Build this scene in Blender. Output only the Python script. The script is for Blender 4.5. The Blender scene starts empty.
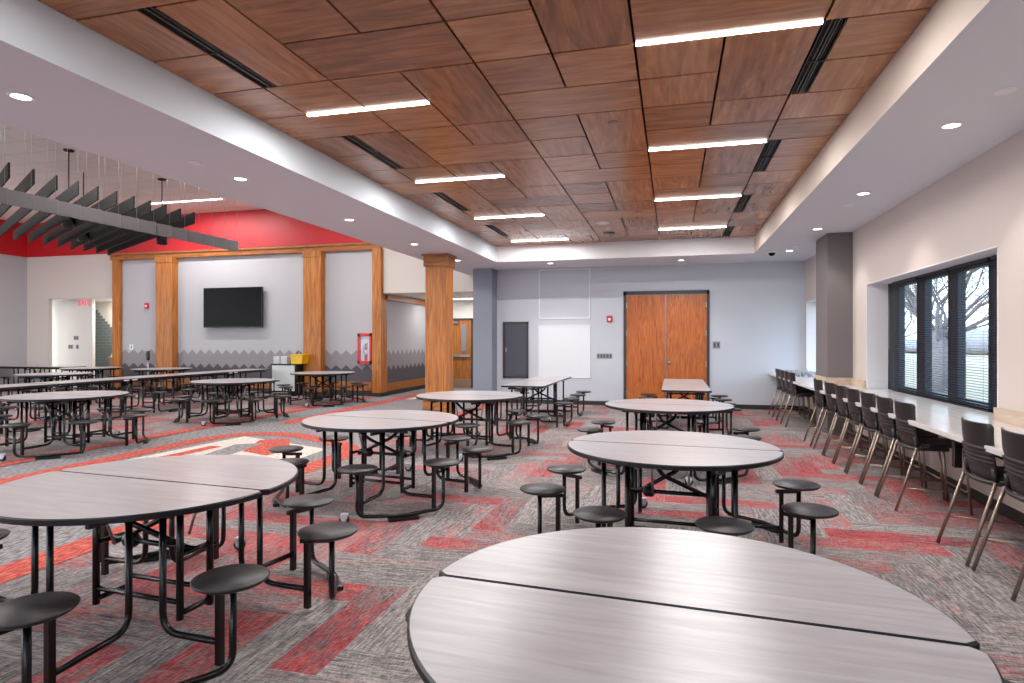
import bpy, bmesh, math, random
from mathutils import Vector, Matrix
PI = math.pi
R = math.radians
random.seed(7)
sc = bpy.context.scene
COL = sc.collection

# ------------------------------------------------------------------ camera
YAW = math.atan(160.5 / 615.0)
cam = bpy.data.cameras.new('camera'); cam.sensor_width = 36.0; cam.sensor_fit = 'HORIZONTAL'
cam.lens = 615.0 / 1024.0 * 36.0; cam.clip_start = 0.05; cam.clip_end = 400
cam.shift_y = -0.5 / 1024.0
camo = bpy.data.objects.new('camera', cam); COL.objects.link(camo)
camo.location = (0, 0, 1.52); camo.rotation_euler = (PI / 2, 0, YAW)
sc.camera = camo

# ------------------------------------------------------------------ world, exposure
sc.view_settings.view_transform = 'Standard'; sc.view_settings.look = 'None'
sc.view_settings.gamma = 1.0; sc.view_settings.use_curve_mapping = False
sc.view_settings.exposure = 0.62
sc.cycles.use_denoising = True
sc.cycles.max_bounces = 8; sc.cycles.diffuse_bounces = 5; sc.cycles.sample_clamp_indirect = 6.0
w = bpy.data.worlds.new('sky'); sc.world = w; w.use_nodes = True
nt = w.node_tree; bg = nt.nodes['Background']
sky = nt.nodes.new('ShaderNodeTexSky'); sky.sky_type = 'NISHITA'; sky.sun_disc = False
sky.sun_elevation = R(38); sky.sun_rotation = R(250); sky.air_density = 1.3; sky.dust_density = 2.5
mixw = nt.nodes.new('ShaderNodeMixRGB'); mixw.inputs[0].default_value = 0.5
mixw.inputs[2].default_value = (6.6, 8.2, 10.4, 1)
nt.links.new(sky.outputs[0], mixw.inputs[1]); nt.links.new(mixw.outputs[0], bg.inputs[0])
bg.inputs[1].default_value = 0.55

def area(name, loc, sx, sy, power, rot=(0, 0, 0), color=(1, 1, 1), spread=180, portal=False):
    l = bpy.data.lights.new(name, 'AREA'); l.shape = 'RECTANGLE'; l.size = sx; l.size_y = sy
    l.energy = power; l.color = color; l.spread = R(spread)
    if portal: l.cycles.is_portal = True
    o = bpy.data.objects.new(name, l); COL.objects.link(o); o.location = loc; o.rotation_euler = rot
    return o
area('window_daylight', (3.16, 8.3, 1.6), 1.5, 3.8, 1, (0, R(90), 0), portal=True)
area('window_daylight', (3.16, 13.3, 1.6), 1.5, 2.2, 1, (0, R(90), 0), portal=True)
LIN = 36.0       # watts per 1.2 m linear fixture
DOWN = 28.0      # watts per downlight

# ------------------------------------------------------------------ materials
def lin(c):
    return tuple((x / 255 / 12.92) if x / 255 <= 0.04045 else ((x / 255 + 0.055) / 1.055) ** 2.4 for x in c) + (1,)
def mat(name, rgb, rough=0.6, metal=0.0, bump=0.0, scale=40.0, var=0.0, emit=0.0, spec=0.5):
    m = bpy.data.materials.new(name); m.use_nodes = True; n = m.node_tree; b = n.nodes['Principled BSDF']
    c = lin(rgb); b.inputs['Base Color'].default_value = c
    b.inputs['Roughness'].default_value = rough; b.inputs['Metallic'].default_value = metal
    b.inputs['Specular IOR Level'].default_value = spec
    if emit:
        b.inputs['Emission Color'].default_value = c; b.inputs['Emission Strength'].default_value = emit
    if bump or var:
        tc = n.nodes.new('ShaderNodeTexCoord'); nz = n.nodes.new('ShaderNodeTexNoise')
        nz.inputs['Scale'].default_value = scale; nz.inputs['Detail'].default_value = 3
        n.links.new(tc.outputs['Object'], nz.inputs['Vector'])
        if bump:
            bp = n.nodes.new('ShaderNodeBump'); bp.inputs['Strength'].default_value = bump; bp.inputs['Distance'].default_value = 0.01
            n.links.new(nz.outputs['Fac'], bp.inputs['Height']); n.links.new(bp.outputs[0], b.inputs['Normal'])
        if var:
            mx = n.nodes.new('ShaderNodeMixRGB'); mx.inputs[1].default_value = tuple(x * (1 - var) for x in c[:3]) + (1,)
            mx.inputs[2].default_value = tuple(min(1, x * (1 + var)) for x in c[:3]) + (1,)
            n.links.new(nz.outputs['Fac'], mx.inputs[0]); n.links.new(mx.outputs[0], b.inputs['Base Color'])
    return m

def N(n, t, **kw):
    x = n.nodes.new(t)
    for k, v in kw.items():
        if k.startswith('i'): x.inputs[int(k[1:])].default_value = v
        else: setattr(x, k, v)
    return x
def M_(n, op, a, b=None, c=None):
    x = n.nodes.new('ShaderNodeMath'); x.operation = op
    for i, v in enumerate((a, b, c)):
        if v is None: continue
        if isinstance(v, (int, float)): x.inputs[i].default_value = v
        else: n.links.new(v, x.inputs[i])
    return x.outputs[0]
def ramp(n, fac, stops):
    r = n.nodes.new('ShaderNodeValToRGB'); e = r.color_ramp.elements
    while len(e) < len(stops): e.new(0.5)
    for k, (p, c) in enumerate(stops):
        e[k].position = p; e[k].color = lin(c) if max(c) > 1.0 else tuple(c) + (1,)
    n.links.new(fac, r.inputs[0]); return r.outputs[0]

def wood(name, dark, mid, light, rough=0.4, coord='Object', grain=(1.2, 14, 14), rings=0.6, tone=False, coat=0.0, bump=0.03):
    """wood with long grain along the first axis"""
    m = bpy.data.materials.new(name); m.use_nodes = True; n = m.node_tree; b = n.nodes['Principled BSDF']
    tc = N(n, 'ShaderNodeTexCoord')
    mp = N(n, 'ShaderNodeMapping'); mp.inputs['Scale'].default_value = grain
    n.links.new(tc.outputs[coord], mp.inputs[0])
    a = N(n, 'ShaderNodeTexNoise'); a.inputs['Scale'].default_value = 2.2; a.inputs['Detail'].default_value = 8; a.inputs['Distortion'].default_value = 0.7
    n.links.new(mp.outputs[0], a.inputs['Vector'])
    mp2 = N(n, 'ShaderNodeMapping'); mp2.inputs['Scale'].default_value = (grain[0] * 0.5, grain[1] * 0.28, grain[2] * 0.28)
    n.links.new(tc.outputs[coord], mp2.inputs[0])
    wv = N(n, 'ShaderNodeTexNoise'); wv.inputs['Scale'].default_value = 1.6; wv.inputs['Detail'].default_value = 2; wv.inputs['Distortion'].default_value = 1.6
    n.links.new(mp2.outputs[0], wv.inputs['Vector'])
    rg = M_(n, 'FRACT', M_(n, 'MULTIPLY', wv.outputs['Fac'], 7.0))
    rg = M_(n, 'ABSOLUTE', M_(n, 'SUBTRACT', rg, 0.5))
    f = M_(n, 'ADD', M_(n, 'MULTIPLY', a.outputs['Fac'], 1 - rings * 0.5), M_(n, 'MULTIPLY', rg, rings))
    if tone:
        at = N(n, 'ShaderNodeAttribute'); at.attribute_name = 'tone'
        f = M_(n, 'ADD', f, at.outputs['Fac'])
    colr = ramp(n, f, [(0.28, dark), (0.55, mid), (0.82, light)])
    n.links.new(colr, b.inputs['Base Color'])
    b.inputs['Roughness'].default_value = rough
    b.inputs['Coat Weight'].default_value = coat; b.inputs['Coat Roughness'].default_value = 0.25
    if bump:
        bp = N(n, 'ShaderNodeBump'); bp.inputs['Strength'].default_value = bump; bp.inputs['Distance'].default_value = 0.004
        n.links.new(a.outputs['Fac'], bp.inputs['Height']); n.links.new(bp.outputs[0], b.inputs['Normal'])
    return m

def carpet_material():
    m = bpy.data.materials.new('herringbone_plank_carpet'); m.use_nodes = True; n = m.node_tree; b = n.nodes['Principled BSDF']
    W = 0.25; n_ = 4
    tc = N(n, 'ShaderNodeTexCoord'); sp = N(n, 'ShaderNodeSeparateXYZ'); n.links.new(tc.outputs['Object'], sp.inputs[0])
    x = M_(n, 'DIVIDE', M_(n, 'ADD', sp.outputs[0], 50.07), W); y = M_(n, 'DIVIDE', M_(n, 'ADD', sp.outputs[1], 50.02), W)
    i = M_(n, 'FLOOR', x); j = M_(n, 'FLOOR', y)
    mm = M_(n, 'MODULO', M_(n, 'ADD', M_(n, 'SUBTRACT', i, j), 8000.0), 2.0 * n_)
    vert = M_(n, 'GREATER_THAN', mm, n_ - 0.5)
    hx = M_(n, 'SUBTRACT', i, mm)                                   # plank id when lying along x
    off = M_(n, 'SUBTRACT', 2.0 * n_ - 1, mm); vy = M_(n, 'SUBTRACT', j, off)
    def sel(a, c): return M_(n, 'ADD', M_(n, 'MULTIPLY', a, M_(n, 'SUBTRACT', 1.0, vert)), M_(n, 'MULTIPLY', c, vert))
    idx = sel(hx, i); idy = sel(j, vy)
    cid = N(n, 'ShaderNodeCombineXYZ'); n.links.new(idx, cid.inputs[0]); n.links.new(idy, cid.inputs[1]); n.links.new(vert, cid.inputs[2])
    wn = N(n, 'ShaderNodeTexWhiteNoise', noise_dimensions='3D'); n.links.new(cid.outputs[0], wn.inputs[0])
    wsp = N(n, 'ShaderNodeSeparateXYZ'); n.links.new(wn.outputs['Color'], wsp.inputs[0])
    along = sel(x, y); across = sel(y, x)
    # position along the plank 0..1
    u = M_(n, 'DIVIDE', sel(M_(n, 'SUBTRACT', x, hx), M_(n, 'SUBTRACT', y, vy)), float(n_))
    def stre(sa, sc_, seed, detail=3):
        c = N(n, 'ShaderNodeCombineXYZ'); n.links.new(M_(n, 'MULTIPLY', along, sa), c.inputs[0]); n.links.new(M_(n, 'MULTIPLY', across, sc_), c.inputs[1])
        n.links.new(M_(n, 'ADD', M_(n, 'MULTIPLY', wsp.outputs[2], 37.0), seed), c.inputs[2])
        z = N(n, 'ShaderNodeTexNoise'); z.inputs['Scale'].default_value = 1.0; z.inputs['Detail'].default_value = detail
        n.links.new(c.outputs[0], z.inputs['Vector']); return z.outputs['Fac']
    s1 = stre(0.9, 1.6, 0.0, 2); s2 = stre(1.3, 20.0, 5.0, 2); s3 = stre(4.0, 40.0, 9.0, 3); s4 = stre(34.0, 8.0, 3.0, 1)
    g_ = M_(n, 'ADD', M_(n, 'ADD', M_(n, 'MULTIPLY', s2, 0.35), M_(n, 'MULTIPLY', s3, 0.4)), M_(n, 'MULTIPLY', s4, 0.25))
    g_ = M_(n, 'ADD', g_, M_(n, 'MULTIPLY', M_(n, 'SUBTRACT', wsp.outputs[1], 0.5), 0.05))
    base = ramp(n, g_, [(0.38, (84, 78, 81)), (0.5, (136, 130, 130)), (0.62, (182, 175, 171))])
    red = ramp(n, g_, [(0.38, (112, 36, 46)), (0.5, (172, 66, 72)), (0.62, (202, 118, 112))])
    amt = M_(n, 'ADD', M_(n, 'MULTIPLY', wsp.outputs[0], 1.15), M_(n, 'MULTIPLY', M_(n, 'SUBTRACT', s1, 0.5), 1.0))
    amt = M_(n, 'ADD', amt, M_(n, 'MULTIPLY', M_(n, 'SUBTRACT', s2, 0.5), 2.6))
    amt = M_(n, 'ADD', amt, M_(n, 'MULTIPLY', M_(n, 'SUBTRACT', u, 0.5), M_(n, 'MULTIPLY', M_(n, 'SUBTRACT', wsp.outputs[1], 0.5), 0.9)))
    fac = N(n, 'ShaderNodeMapRange'); fac.inputs[1].default_value = 0.74; fac.inputs[2].default_value = 1.15; n.links.new(amt, fac.inputs[0])
    mx = N(n, 'ShaderNodeMixRGB'); n.links.new(M_(n, 'MULTIPLY', fac.outputs[0], 0.9), mx.inputs[0]); n.links.new(base, mx.inputs[1]); n.links.new(red, mx.inputs[2])
    n.links.new(mx.outputs[0], b.inputs['Base Color']); b.inputs['Roughness'].default_value = 0.95
    b.inputs['Specular IOR Level'].default_value = 0.1
    bp = N(n, 'ShaderNodeBump'); bp.inputs['Strength'].default_value = 0.35; bp.inputs['Distance'].default_value = 0.006
    n.links.new(s3, bp.inputs['Height']); n.links.new(bp.outputs[0], b.inputs['Normal'])
    return m
def tuft(name, a, b_, c):
    m = bpy.data.materials.new(name); m.use_nodes = True; n = m.node_tree; b = n.nodes['Principled BSDF']
    tc = N(n, 'ShaderNodeTexCoord'); mp = N(n, 'ShaderNodeMapping'); mp.inputs['Scale'].default_value = (60, 14, 1)
    n.links.new(tc.outputs['Object'], mp.inputs[0]); z = N(n, 'ShaderNodeTexNoise'); z.inputs['Scale'].default_value = 1; z.inputs['Detail'].default_value = 4
    n.links.new(mp.outputs[0], z.inputs['Vector'])
    n.links.new(ramp(n, z.outputs['Fac'], [(0.36, a), (0.5, b_), (0.64, c)]), b.inputs['Base Color'])
    b.inputs['Roughness'].default_value = 0.95; b.inputs['Specular IOR Level'].default_value = 0.1
    return m

M = {}
M['carpet'] = carpet_material()
M['path_carpet'] = tuft('grey_path_carpet', (96, 92, 96), (136, 132, 134), (166, 162, 163))
M['red_carpet'] = tuft('orange_red_carpet', (126, 70, 66), (192, 82, 72), (206, 126, 112))
M['cream_carpet'] = tuft('cream_carpet', (176, 168, 158), (206, 198, 188), (222, 214, 204))
M['white'] = mat('white_paint', (228, 226, 230), 0.75, bump=0.02, scale=120)
M['coffer_left'] = mat('pale_blue_white_paint', (212, 220, 228), 0.8, bump=0.02, scale=120)
M['coffer_right'] = mat('pale_beige_paint', (208, 194, 182), 0.8, bump=0.02, scale=120)
M['soffit'] = mat('soffit_paint', (212, 215, 224), 0.8, bump=0.02, scale=120)
M['wall_grey'] = mat('cool_grey_wall_paint', (194, 198, 208), 0.7, bump=0.03, scale=150)
M['wall_pink'] = mat('warm_beige_wall_paint', (198, 186, 180), 0.7, bump=0.03, scale=150)
M['wall_cream'] = mat('cream_wall_paint', (206, 199, 192), 0.75, bump=0.03, scale=150)
M['wall_white'] = mat('off_white_wall_paint', (226, 223, 216), 0.7, bump=0.02, scale=150)
M['wall_tv'] = mat('light_grey_wall_paint', (180, 180, 184), 0.7, bump=0.03, scale=150)
M['mid_grey'] = mat('mid_grey_wall_covering', (142, 138, 142), 0.7, bump=0.03, scale=90)
M['dark_grey'] = mat('dark_grey_wall_covering', (80, 77, 84), 0.7, bump=0.03, scale=90)
M['column_grey'] = mat('blue_grey_column_paint', (128, 134, 148), 0.6, bump=0.03, scale=120)
M['column_taupe'] = mat('dark_taupe_column_paint', (112, 105, 106), 0.6, bump=0.03, scale=120)
M['red_paint'] = mat('red_paint', (192, 30, 40), 0.45, bump=0.02, scale=120)
M['base_black'] = mat('black_rubber_base', (44, 38, 38), 0.6, bump=0.03)
M['black'] = mat('black_powder_coat', (12, 12, 15), 0.25, bump=0.05, scale=300)
M['gap'] = mat('ceiling_void_black', (14, 12, 12), 0.9)
M['seat'] = mat('charcoal_textured_plastic', (36, 34, 37), 0.4, bump=0.12, scale=400)
M['edge'] = mat('black_urethane_edge', (20, 22, 28), 0.35, bump=0.03)
M['caster_white'] = mat('grey_white_caster_plastic', (196, 204, 214), 0.35)
M['chair_plastic'] = mat('black_chair_plastic', (33, 28, 30), 0.4, bump=0.06, scale=300)
M['chair_leg'] = mat('satin_tan_metal', (150, 134, 122), 0.35, 0.85)
M['steel'] = mat('brushed_steel', (176, 174, 172), 0.3, 0.9)
M['frame_dark'] = mat('dark_bronze_frame', (62, 56, 58), 0.45)
M['win_frame'] = mat('black_window_frame', (14, 19, 32), 0.5)
M['slat'] = mat('dark_navy_blind_slat', (24, 32, 52), 0.5)
M['vent'] = mat('vent_blades_dark', (44, 42, 44), 0.4, 0.4)
M['felt_dark'] = mat('dark_grey_felt', (20, 19, 20), 0.95, bump=0.1, scale=300)
M['felt_grey'] = mat('grey_felt', (118, 115, 117), 0.95, bump=0.1, scale=300)
M['screen'] = mat('television_screen', (7, 7, 9), 0.35, spec=0.12)
M['red_plastic'] = mat('red_device_plastic', (206, 34, 44), 0.4)
M['clear_white'] = mat('white_lens', (240, 240, 240), 0.3)
M['plate'] = mat('grey_steel_plate', (142, 144, 148), 0.4, 0.3)
M['plate_dark'] = mat('dark_socket', (70, 72, 76), 0.5)
M['yellow'] = mat('yellow_plastic', (236, 186, 20), 0.45)
M['cart_white'] = mat('pale_grey_panel', (214, 218, 220), 0.5)
M['brown'] = mat('brown_laminate', (160, 126, 98), 0.5)
M['leaf'] = mat('dark_green_leaf', (62, 78, 58), 0.6)
M['board'] = mat('glossy_whiteboard', (226, 229, 236), 0.22)
M['tile_grey'] = None
M['counter'] = wood('pale_laminate_counter', (200, 195, 193), (212, 208, 206), (222, 219, 218), 0.2, grain=(10, 0.8, 10), rings=0.25, bump=0)
M['ledge'] = wood('pale_beige_wood_ledge', (180, 158, 140), (194, 174, 156), (206, 190, 174), 0.45, grain=(8, 0.8, 8), rings=0.3, bump=0)
M['table'] = wood('whitewashed_wood_laminate', (156, 151, 155), (172, 168, 172), (188, 185, 188), 0.28, grain=(1.0, 11, 11), rings=0.15, bump=0)
M['ceil_wood'] = wood('reddish_walnut_ceiling_panel', (122, 76, 44), (166, 110, 70), (196, 142, 100), 0.26, coord='UV', grain=(0.8, 7, 1), rings=0.2, tone=True, bump=0)
M['oak'] = wood('golden_oak', (138, 76, 20), (182, 112, 44), (202, 138, 68), 0.4, grain=(9, 9, 0.7), rings=0.45)
M['oak_h'] = wood('golden_oak_horizontal', (126, 68, 20), (166, 100, 40), (190, 124, 60), 0.4, grain=(0.7, 9, 9), rings=0.45)
M['door_oak'] = wood('red_oak_door_veneer', (146, 72, 22), (188, 100, 34), (206, 122, 52), 0.35, grain=(12, 12, 1.2), rings=0.55, coat=0.2)
def emis(name, rgb, s):
    m = bpy.data.materials.new(name); m.use_nodes = True; b = m.node_tree.nodes['Principled BSDF']
    b.inputs['Base Color'].default_value = lin(rgb); b.inputs['Emission Color'].default_value = lin(rgb); b.inputs['Emission Strength'].default_value = s
    return m
M['lamp'] = emis('linear_lamp_diffuser', (255, 250, 246), 9.0)
M['lamp_down'] = emis('downlight_lens', (255, 250, 244), 6.0)
M['exit_red'] = emis('exit_sign_red', (225, 16, 44), 0.7)
M['exit_white'] = emis('exit_sign_face', (225, 205, 205), 0.12)
def glass_mat():
    m = bpy.data.materials.new('window_glass'); m.use_nodes = True; n = m.node_tree
    n.nodes.remove(n.nodes['Principled BSDF']); out = n.nodes['Material Output']
    tr = N(n, 'ShaderNodeBsdfTransparent'); tr.inputs[0].default_value = (0.93, 0.96, 0.97, 1)
    gl = N(n, 'ShaderNodeBsdfGlossy'); gl.inputs['Roughness'].default_value = 0.02
    lw = N(n, 'ShaderNodeLayerWeight'); lw.inputs[0].default_value = 0.5; mx = N(n, 'ShaderNodeMixShader')
    n.links.new(M_(n, 'ADD', M_(n, 'MULTIPLY', M_(n, 'POWER', lw.outputs['Facing'], 5.0), 0.5), 0.03), mx.inputs[0]); n.links.new(tr.outputs[0], mx.inputs[1]); n.links.new(gl.outputs[0], mx.inputs[2])
    n.links.new(mx.outputs[0], out.inputs[0]); return m
M['glass'] = glass_mat()
def grid_mat(name, c1, mortar, bw, bh, ms, coordrot=(0, 0, 0), offset=0.5, rough=0.6):
    m = bpy.data.materials.new(name); m.use_nodes = True; n = m.node_tree; b = n.nodes['Principled BSDF']
    tc = N(n, 'ShaderNodeTexCoord'); mp = N(n, 'ShaderNodeMapping'); mp.inputs['Rotation'].default_value = coordrot
    n.links.new(tc.outputs['Object'], mp.inputs[0]); br = N(n, 'ShaderNodeTexBrick')
    br.offset = offset; br.inputs['Scale'].default_value = 1; br.inputs['Brick Width'].default_value = bw; br.inputs['Row Height'].default_value = bh
    br.inputs['Mortar Size'].default_value = ms; br.inputs['Color1'].default_value = lin(c1); br.inputs['Color2'].default_value = lin(tuple(x * 0.96 for x in c1))
    br.inputs['Mortar'].default_value = lin(mortar); n.links.new(mp.outputs[0], br.inputs[0]); n.links.new(br.outputs[0], b.inputs['Base Color'])
    b.inputs['Roughness'].default_value = rough; return m
M['tile_grey'] = grid_mat('grey_wall_tile', (112, 122, 124), (152, 158, 158), 0.3, 0.1, 0.006, (R(90), 0, 0), 0.5, 0.35)
M['acoustic'] = grid_mat('cream_acoustic_ceiling_tile', (236, 230, 222), (212, 205, 198), 1.2, 0.6, 0.012, (0, 0, 0), 0.0, 0.9)
M['bounce_paving'] = mat('pale_bounce_paving', (196, 194, 190), 0.9, bump=0.1, scale=20)  # unseen pale ground, added to bounce daylight up onto the left ceiling
M['grass'] = mat('dry_winter_lawn', (140, 136, 112), 0.95, bump=0.3, scale=8, var=0.25)
M['bark'] = mat('grey_bark', (104, 100, 102), 0.9, bump=0.5, scale=14, var=0.3)
M['far_trees'] = mat('distant_bare_trees', (128, 132, 142), 0.95, bump=0.5, scale=4, var=0.2)
M['asphalt'] = mat('grey_asphalt', (150, 152, 156), 0.9, bump=0.2, scale=30)

# ------------------------------------------------------------------ mesh helpers
class MB:
    def __init__(self): self.bm = bmesh.new(); self.mats = []
    def mi(self, m):
        if m not in self.mats: self.mats.append(m)
        return self.mats.index(m)
    def _set(self, faces, m, smooth=False):
        k = self.mi(m)
        for f in faces: f.material_index = k; f.smooth = smooth
    def box(self, x0, x1, y0, y1, z0, z1, m, bev=0.0, rot=None):
        r = bmesh.ops.create_cube(self.bm, size=1.0)
        vs = r['verts']; mt = Matrix.Translation(((x0 + x1) / 2, (y0 + y1) / 2, (z0 + z1) / 2)) @ Matrix.Diagonal((abs(x1 - x0), abs(y1 - y0), abs(z1 - z0), 1))
        bmesh.ops.transform(self.bm, matrix=mt, verts=vs)
        if rot: bmesh.ops.transform(self.bm, matrix=rot, verts=vs)
        fs = {f for v in vs for f in v.link_faces}; self._set(fs, m)
        if bev:
            es = {e for v in vs for e in v.link_edges}
            o = bmesh.ops.bevel(self.bm, geom=list(es), offset=bev, segments=2, affect='EDGES', profile=0.5)
            self._set(o['faces'], m)
        return self
    def quad(self, pts, m):
        f = self.bm.faces.new([self.bm.verts.new(p) for p in pts]); f.material_index = self.mi(m); return f
    def prism(self, pts, d, m, mside=None):
        """polygon pts (3-D, planar) pushed along vector d"""
        d = Vector(d); a = [self.bm.verts.new(p) for p in pts]; b = [self.bm.verts.new(Vector(p) + d) for p in pts]
        k = self.mi(m); ks = self.mi(mside or m)
        f = self.bm.faces.new(a); f.material_index = k if mside is None else ks
        g = self.bm.faces.new(b[::-1]); g.material_index = k
        n = len(a)
        for i in range(n):
            h = self.bm.faces.new([a[i], b[i], b[(i + 1) % n], a[(i + 1) % n]]); h.material_index = ks
        return self
    def lathe(self, prof, m, n=20, loc=(0, 0, 0), rot=None, smooth=True):
        """profile [(r,z)...] spun round local z"""
        loc = Vector(loc); rings = []
        for r, z in prof:
            if r < 1e-6: rings.append([self.bm.verts.new((0, 0, z))])
            else: rings.append([self.bm.verts.new((r * math.cos(2 * PI * k / n), r * math.sin(2 * PI * k / n), z)) for k in range(n)])
        fs = []
        for a, b in zip(rings, rings[1:]):
            if len(a) == 1 and len(b) == 1: continue
            for k in range(n):
                k2 = (k + 1) % n
                if len(a) == 1: fs.append(self.bm.faces.new([a[0], b[k2], b[k]]))
                elif len(b) == 1: fs.append(self.bm.faces.new([a[k], a[k2], b[0]]))
                else: fs.append(self.bm.faces.new([a[k], a[k2], b[k2], b[k]]))
        vs = [v for r_ in rings for v in r_]
        mt = Matrix.Translation(loc) @ (rot or Matrix.Identity(4))
        bmesh.ops.transform(self.bm, matrix=mt, verts=vs); self._set(fs, m, smooth); return self
    def tube(self, pts, r, m, n=8, fillet=0.0, segs=5, r_end=None, square=False):
        P = [Vector(p) for p in pts]
        if fillet and len(P) > 2:
            Q = [P[0]]
            for a, b, c in zip(P, P[1:], P[2:]):
                u = (a - b); v = (c - b); f = min(fillet, u.length * 0.49, v.length * 0.49)
                p0 = b + u.normalized() * f; p2 = b + v.normalized() * f
                for s in range(segs + 1):
                    t = s / segs; Q.append(p0 * (1 - t) ** 2 + b * 2 * t * (1 - t) + p2 * t * t)
            Q.append(P[-1]); P = Q
        if square: n = 4; r = r * 1.3
        rings = []; nrm = None; L = len(P)
        for i, p in enumerate(P):
            t = (P[min(i + 1, L - 1)] - P[max(i - 1, 0)]).normalized()
            if nrm is None:
                nrm = t.orthogonal().normalized()
                if square:
                    ref = Vector((0, 0, 1)) if abs(t.z) < 0.9 else Vector((1, 0, 0))
                    s_ = t.cross(ref).normalized(); nrm = (s_ + t.cross(s_)).normalized()
            else: nrm = (nrm - t * nrm.dot(t)).normalized()
            bi = t.cross(nrm); rr = r if r_end is None else r + (r_end - r) * i / (L - 1)
            rings.append([self.bm.verts.new(p + nrm * rr * math.cos(2 * PI * k / n) + bi * rr * math.sin(2 * PI * k / n)) for k in range(n)])
        fs = []
        for a, b in zip(rings, rings[1:]):
            for k in range(n): fs.append(self.bm.faces.new([a[k], a[(k + 1) % n], b[(k + 1) % n], b[k]]))
        self._set(fs, m, not square)
        self._set([self.bm.faces.new(rings[0][::-1]), self.bm.faces.new(rings[-1])], m)
        return self
    def build(self, name, parent=None, loc=None, label=None, **props):
        bmesh.ops.recalc_face_normals(self.bm, faces=self.bm.faces[:])
        me = bpy.data.meshes.new(name); self.bm.to_mesh(me); self.bm.free()
        for m in self.mats: me.materials.append(m)
        o = bpy.data.objects.new(name, me); COL.objects.link(o)
        if parent: o.parent = parent
        if loc: o.location = loc
        if label: o['label'] = label
        for k, v in props.items(): o[k] = v
        return o
def empty(name, loc=(0, 0, 0), rz=0.0, label=None, category=None, group=None, kind=None):
    o = bpy.data.objects.new(name, None); COL.objects.link(o); o.location = loc; o.rotation_euler = (0, 0, rz); o.empty_display_size = 0.1
    tag(o, label, category, group, kind); return o
def tag(o, label=None, category=None, group=None, kind=None):
    if label: o['label'] = label
    if category: o['category'] = category
    if group: o['group'] = group
    if kind: o['kind'] = kind
    return o
def copy_tree(o, parent=None):
    c = o.copy(); COL.objects.link(c)
    if parent: c.parent = parent
    for ch in [x for x in bpy.data.objects if x.parent == o]: copy_tree(ch, c)
    return c
def st(mb, name, parent=None, label=None, kind='structure'):
    return mb.build(name, parent, label=label, kind=kind) if not parent else mb.build(name, parent, label=label)

# ================================================================== ROOM SHELL
XR, XL = 2.8, -20.4          # right wall, far-left wall
YB, YT, YN = 14.62, 15.44, -3.2   # door wall, television wall, wall behind
ZS, ZW, ZL = 3.27, 3.61, 5.34     # soffit, wood ceiling, left ceiling
CX0, CX1, CY1 = -3.78, 1.58, 13.10   # coffer
BX = -5.23                   # left edge of the soffit

# floor -----------------------------------------------------------
mb = MB()
for (a, b, c, d, mm) in ((-4.3, XR + 0.3, YN, 15.0, 'carpet'), (-7.98, -4.3, YN, 20.0, 'path_carpet'), (XL - 0.3, -7.98, YN, 18.0, 'carpet')):
    mb.quad([(a, c, 0), (b, c, 0), (b, d, 0), (a, d, 0)], M[mm])
mb.quad([(-4.3, 15.0, 0), (-4.0, 15.0, 0), (-4.0, 20, 0), (-4.3, 20, 0)], M['path_carpet'])
floor = mb.build('floor', kind='structure', label='carpeted floor with red and grey herringbone planks and a grey path')
# inlaid figures of the path
mb = MB()
def ribbon(pts, wd, m, z=0.004):
    P = [Vector((p[0], p[1], z)) for p in pts]
    L = []; Rr = []
    for i, p in enumerate(P):
        t = (P[min(i + 1, len(P) - 1)] - P[max(i - 1, 0)]).normalized(); s_ = Vector((-t.y, t.x, 0)) * wd / 2
        L.append(mb.bm.verts.new(p + s_)); Rr.append(mb.bm.verts.new(p - s_))
    for i in range(len(P) - 1):
        f = mb.bm.faces.new([L[i], L[i + 1], Rr[i + 1], Rr[i]]); f.material_index = mb.mi(M[m])
def smooth_pts(pts, k=3):
    for _ in range(k):
        q = [pts[0]]
        for a, b in zip(pts, pts[1:]):
            q += [(a[0] * .75 + b[0] * .25, a[1] * .75 + b[1] * .25), (a[0] * .25 + b[0] * .75, a[1] * .25 + b[1] * .75)]
        pts = q + [pts[-1]]
    return pts
def figure(y0, yl=-3.0):
    ribbon(smooth_pts([(-4.22, yl), (-4.22, y0 - 0.6), (-4.2, y0 + 1.3), (-5.1, y0 + 2.0), (-6.2, y0 + 2.45), (-7.0, y0 + 2.1), (-7.0, y0 + 0.3), (-6.9, yl)]), 0.32, 'red_carpet', 0.004)
    mb.quad([(-6.75, y0 - 0.2, .003), (-4.6, y0 - 0.2, .003), (-4.7, y0 + 1.3, .003), (-6.6, y0 + 2.0, .003)], M['cream_carpet'])
    ribbon([(-6.42, y0 - 0.2), (-6.35, y0 + 1.1)], 0.2, 'red_carpet', 0.006)
    mb.quad([(-6.12, y0 + 1.75, .005), (-5.75, y0 + 1.95, .005), (-5.15, y0 + 1.1, .005), (-5.2, y0 + 0.65, .005), (-5.72, y0 + 0.85, .005)], M['red_carpet'])
    mb.quad([(-6.2, y0 + 1.3, .007), (-5.85, y0 + 1.5, .007), (-5.7, y0 + 0.5, .007), (-6.0, y0 + 0.3, .007)], M['path_carpet'])
figure(6.4); figure(15.0, 9.9)
ribbon([(-7.95, -3.0), (-7.95, 15.3)], 0.24, 'red_carpet', 0.008)
mb.build('carpet_inlay', floor)

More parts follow.
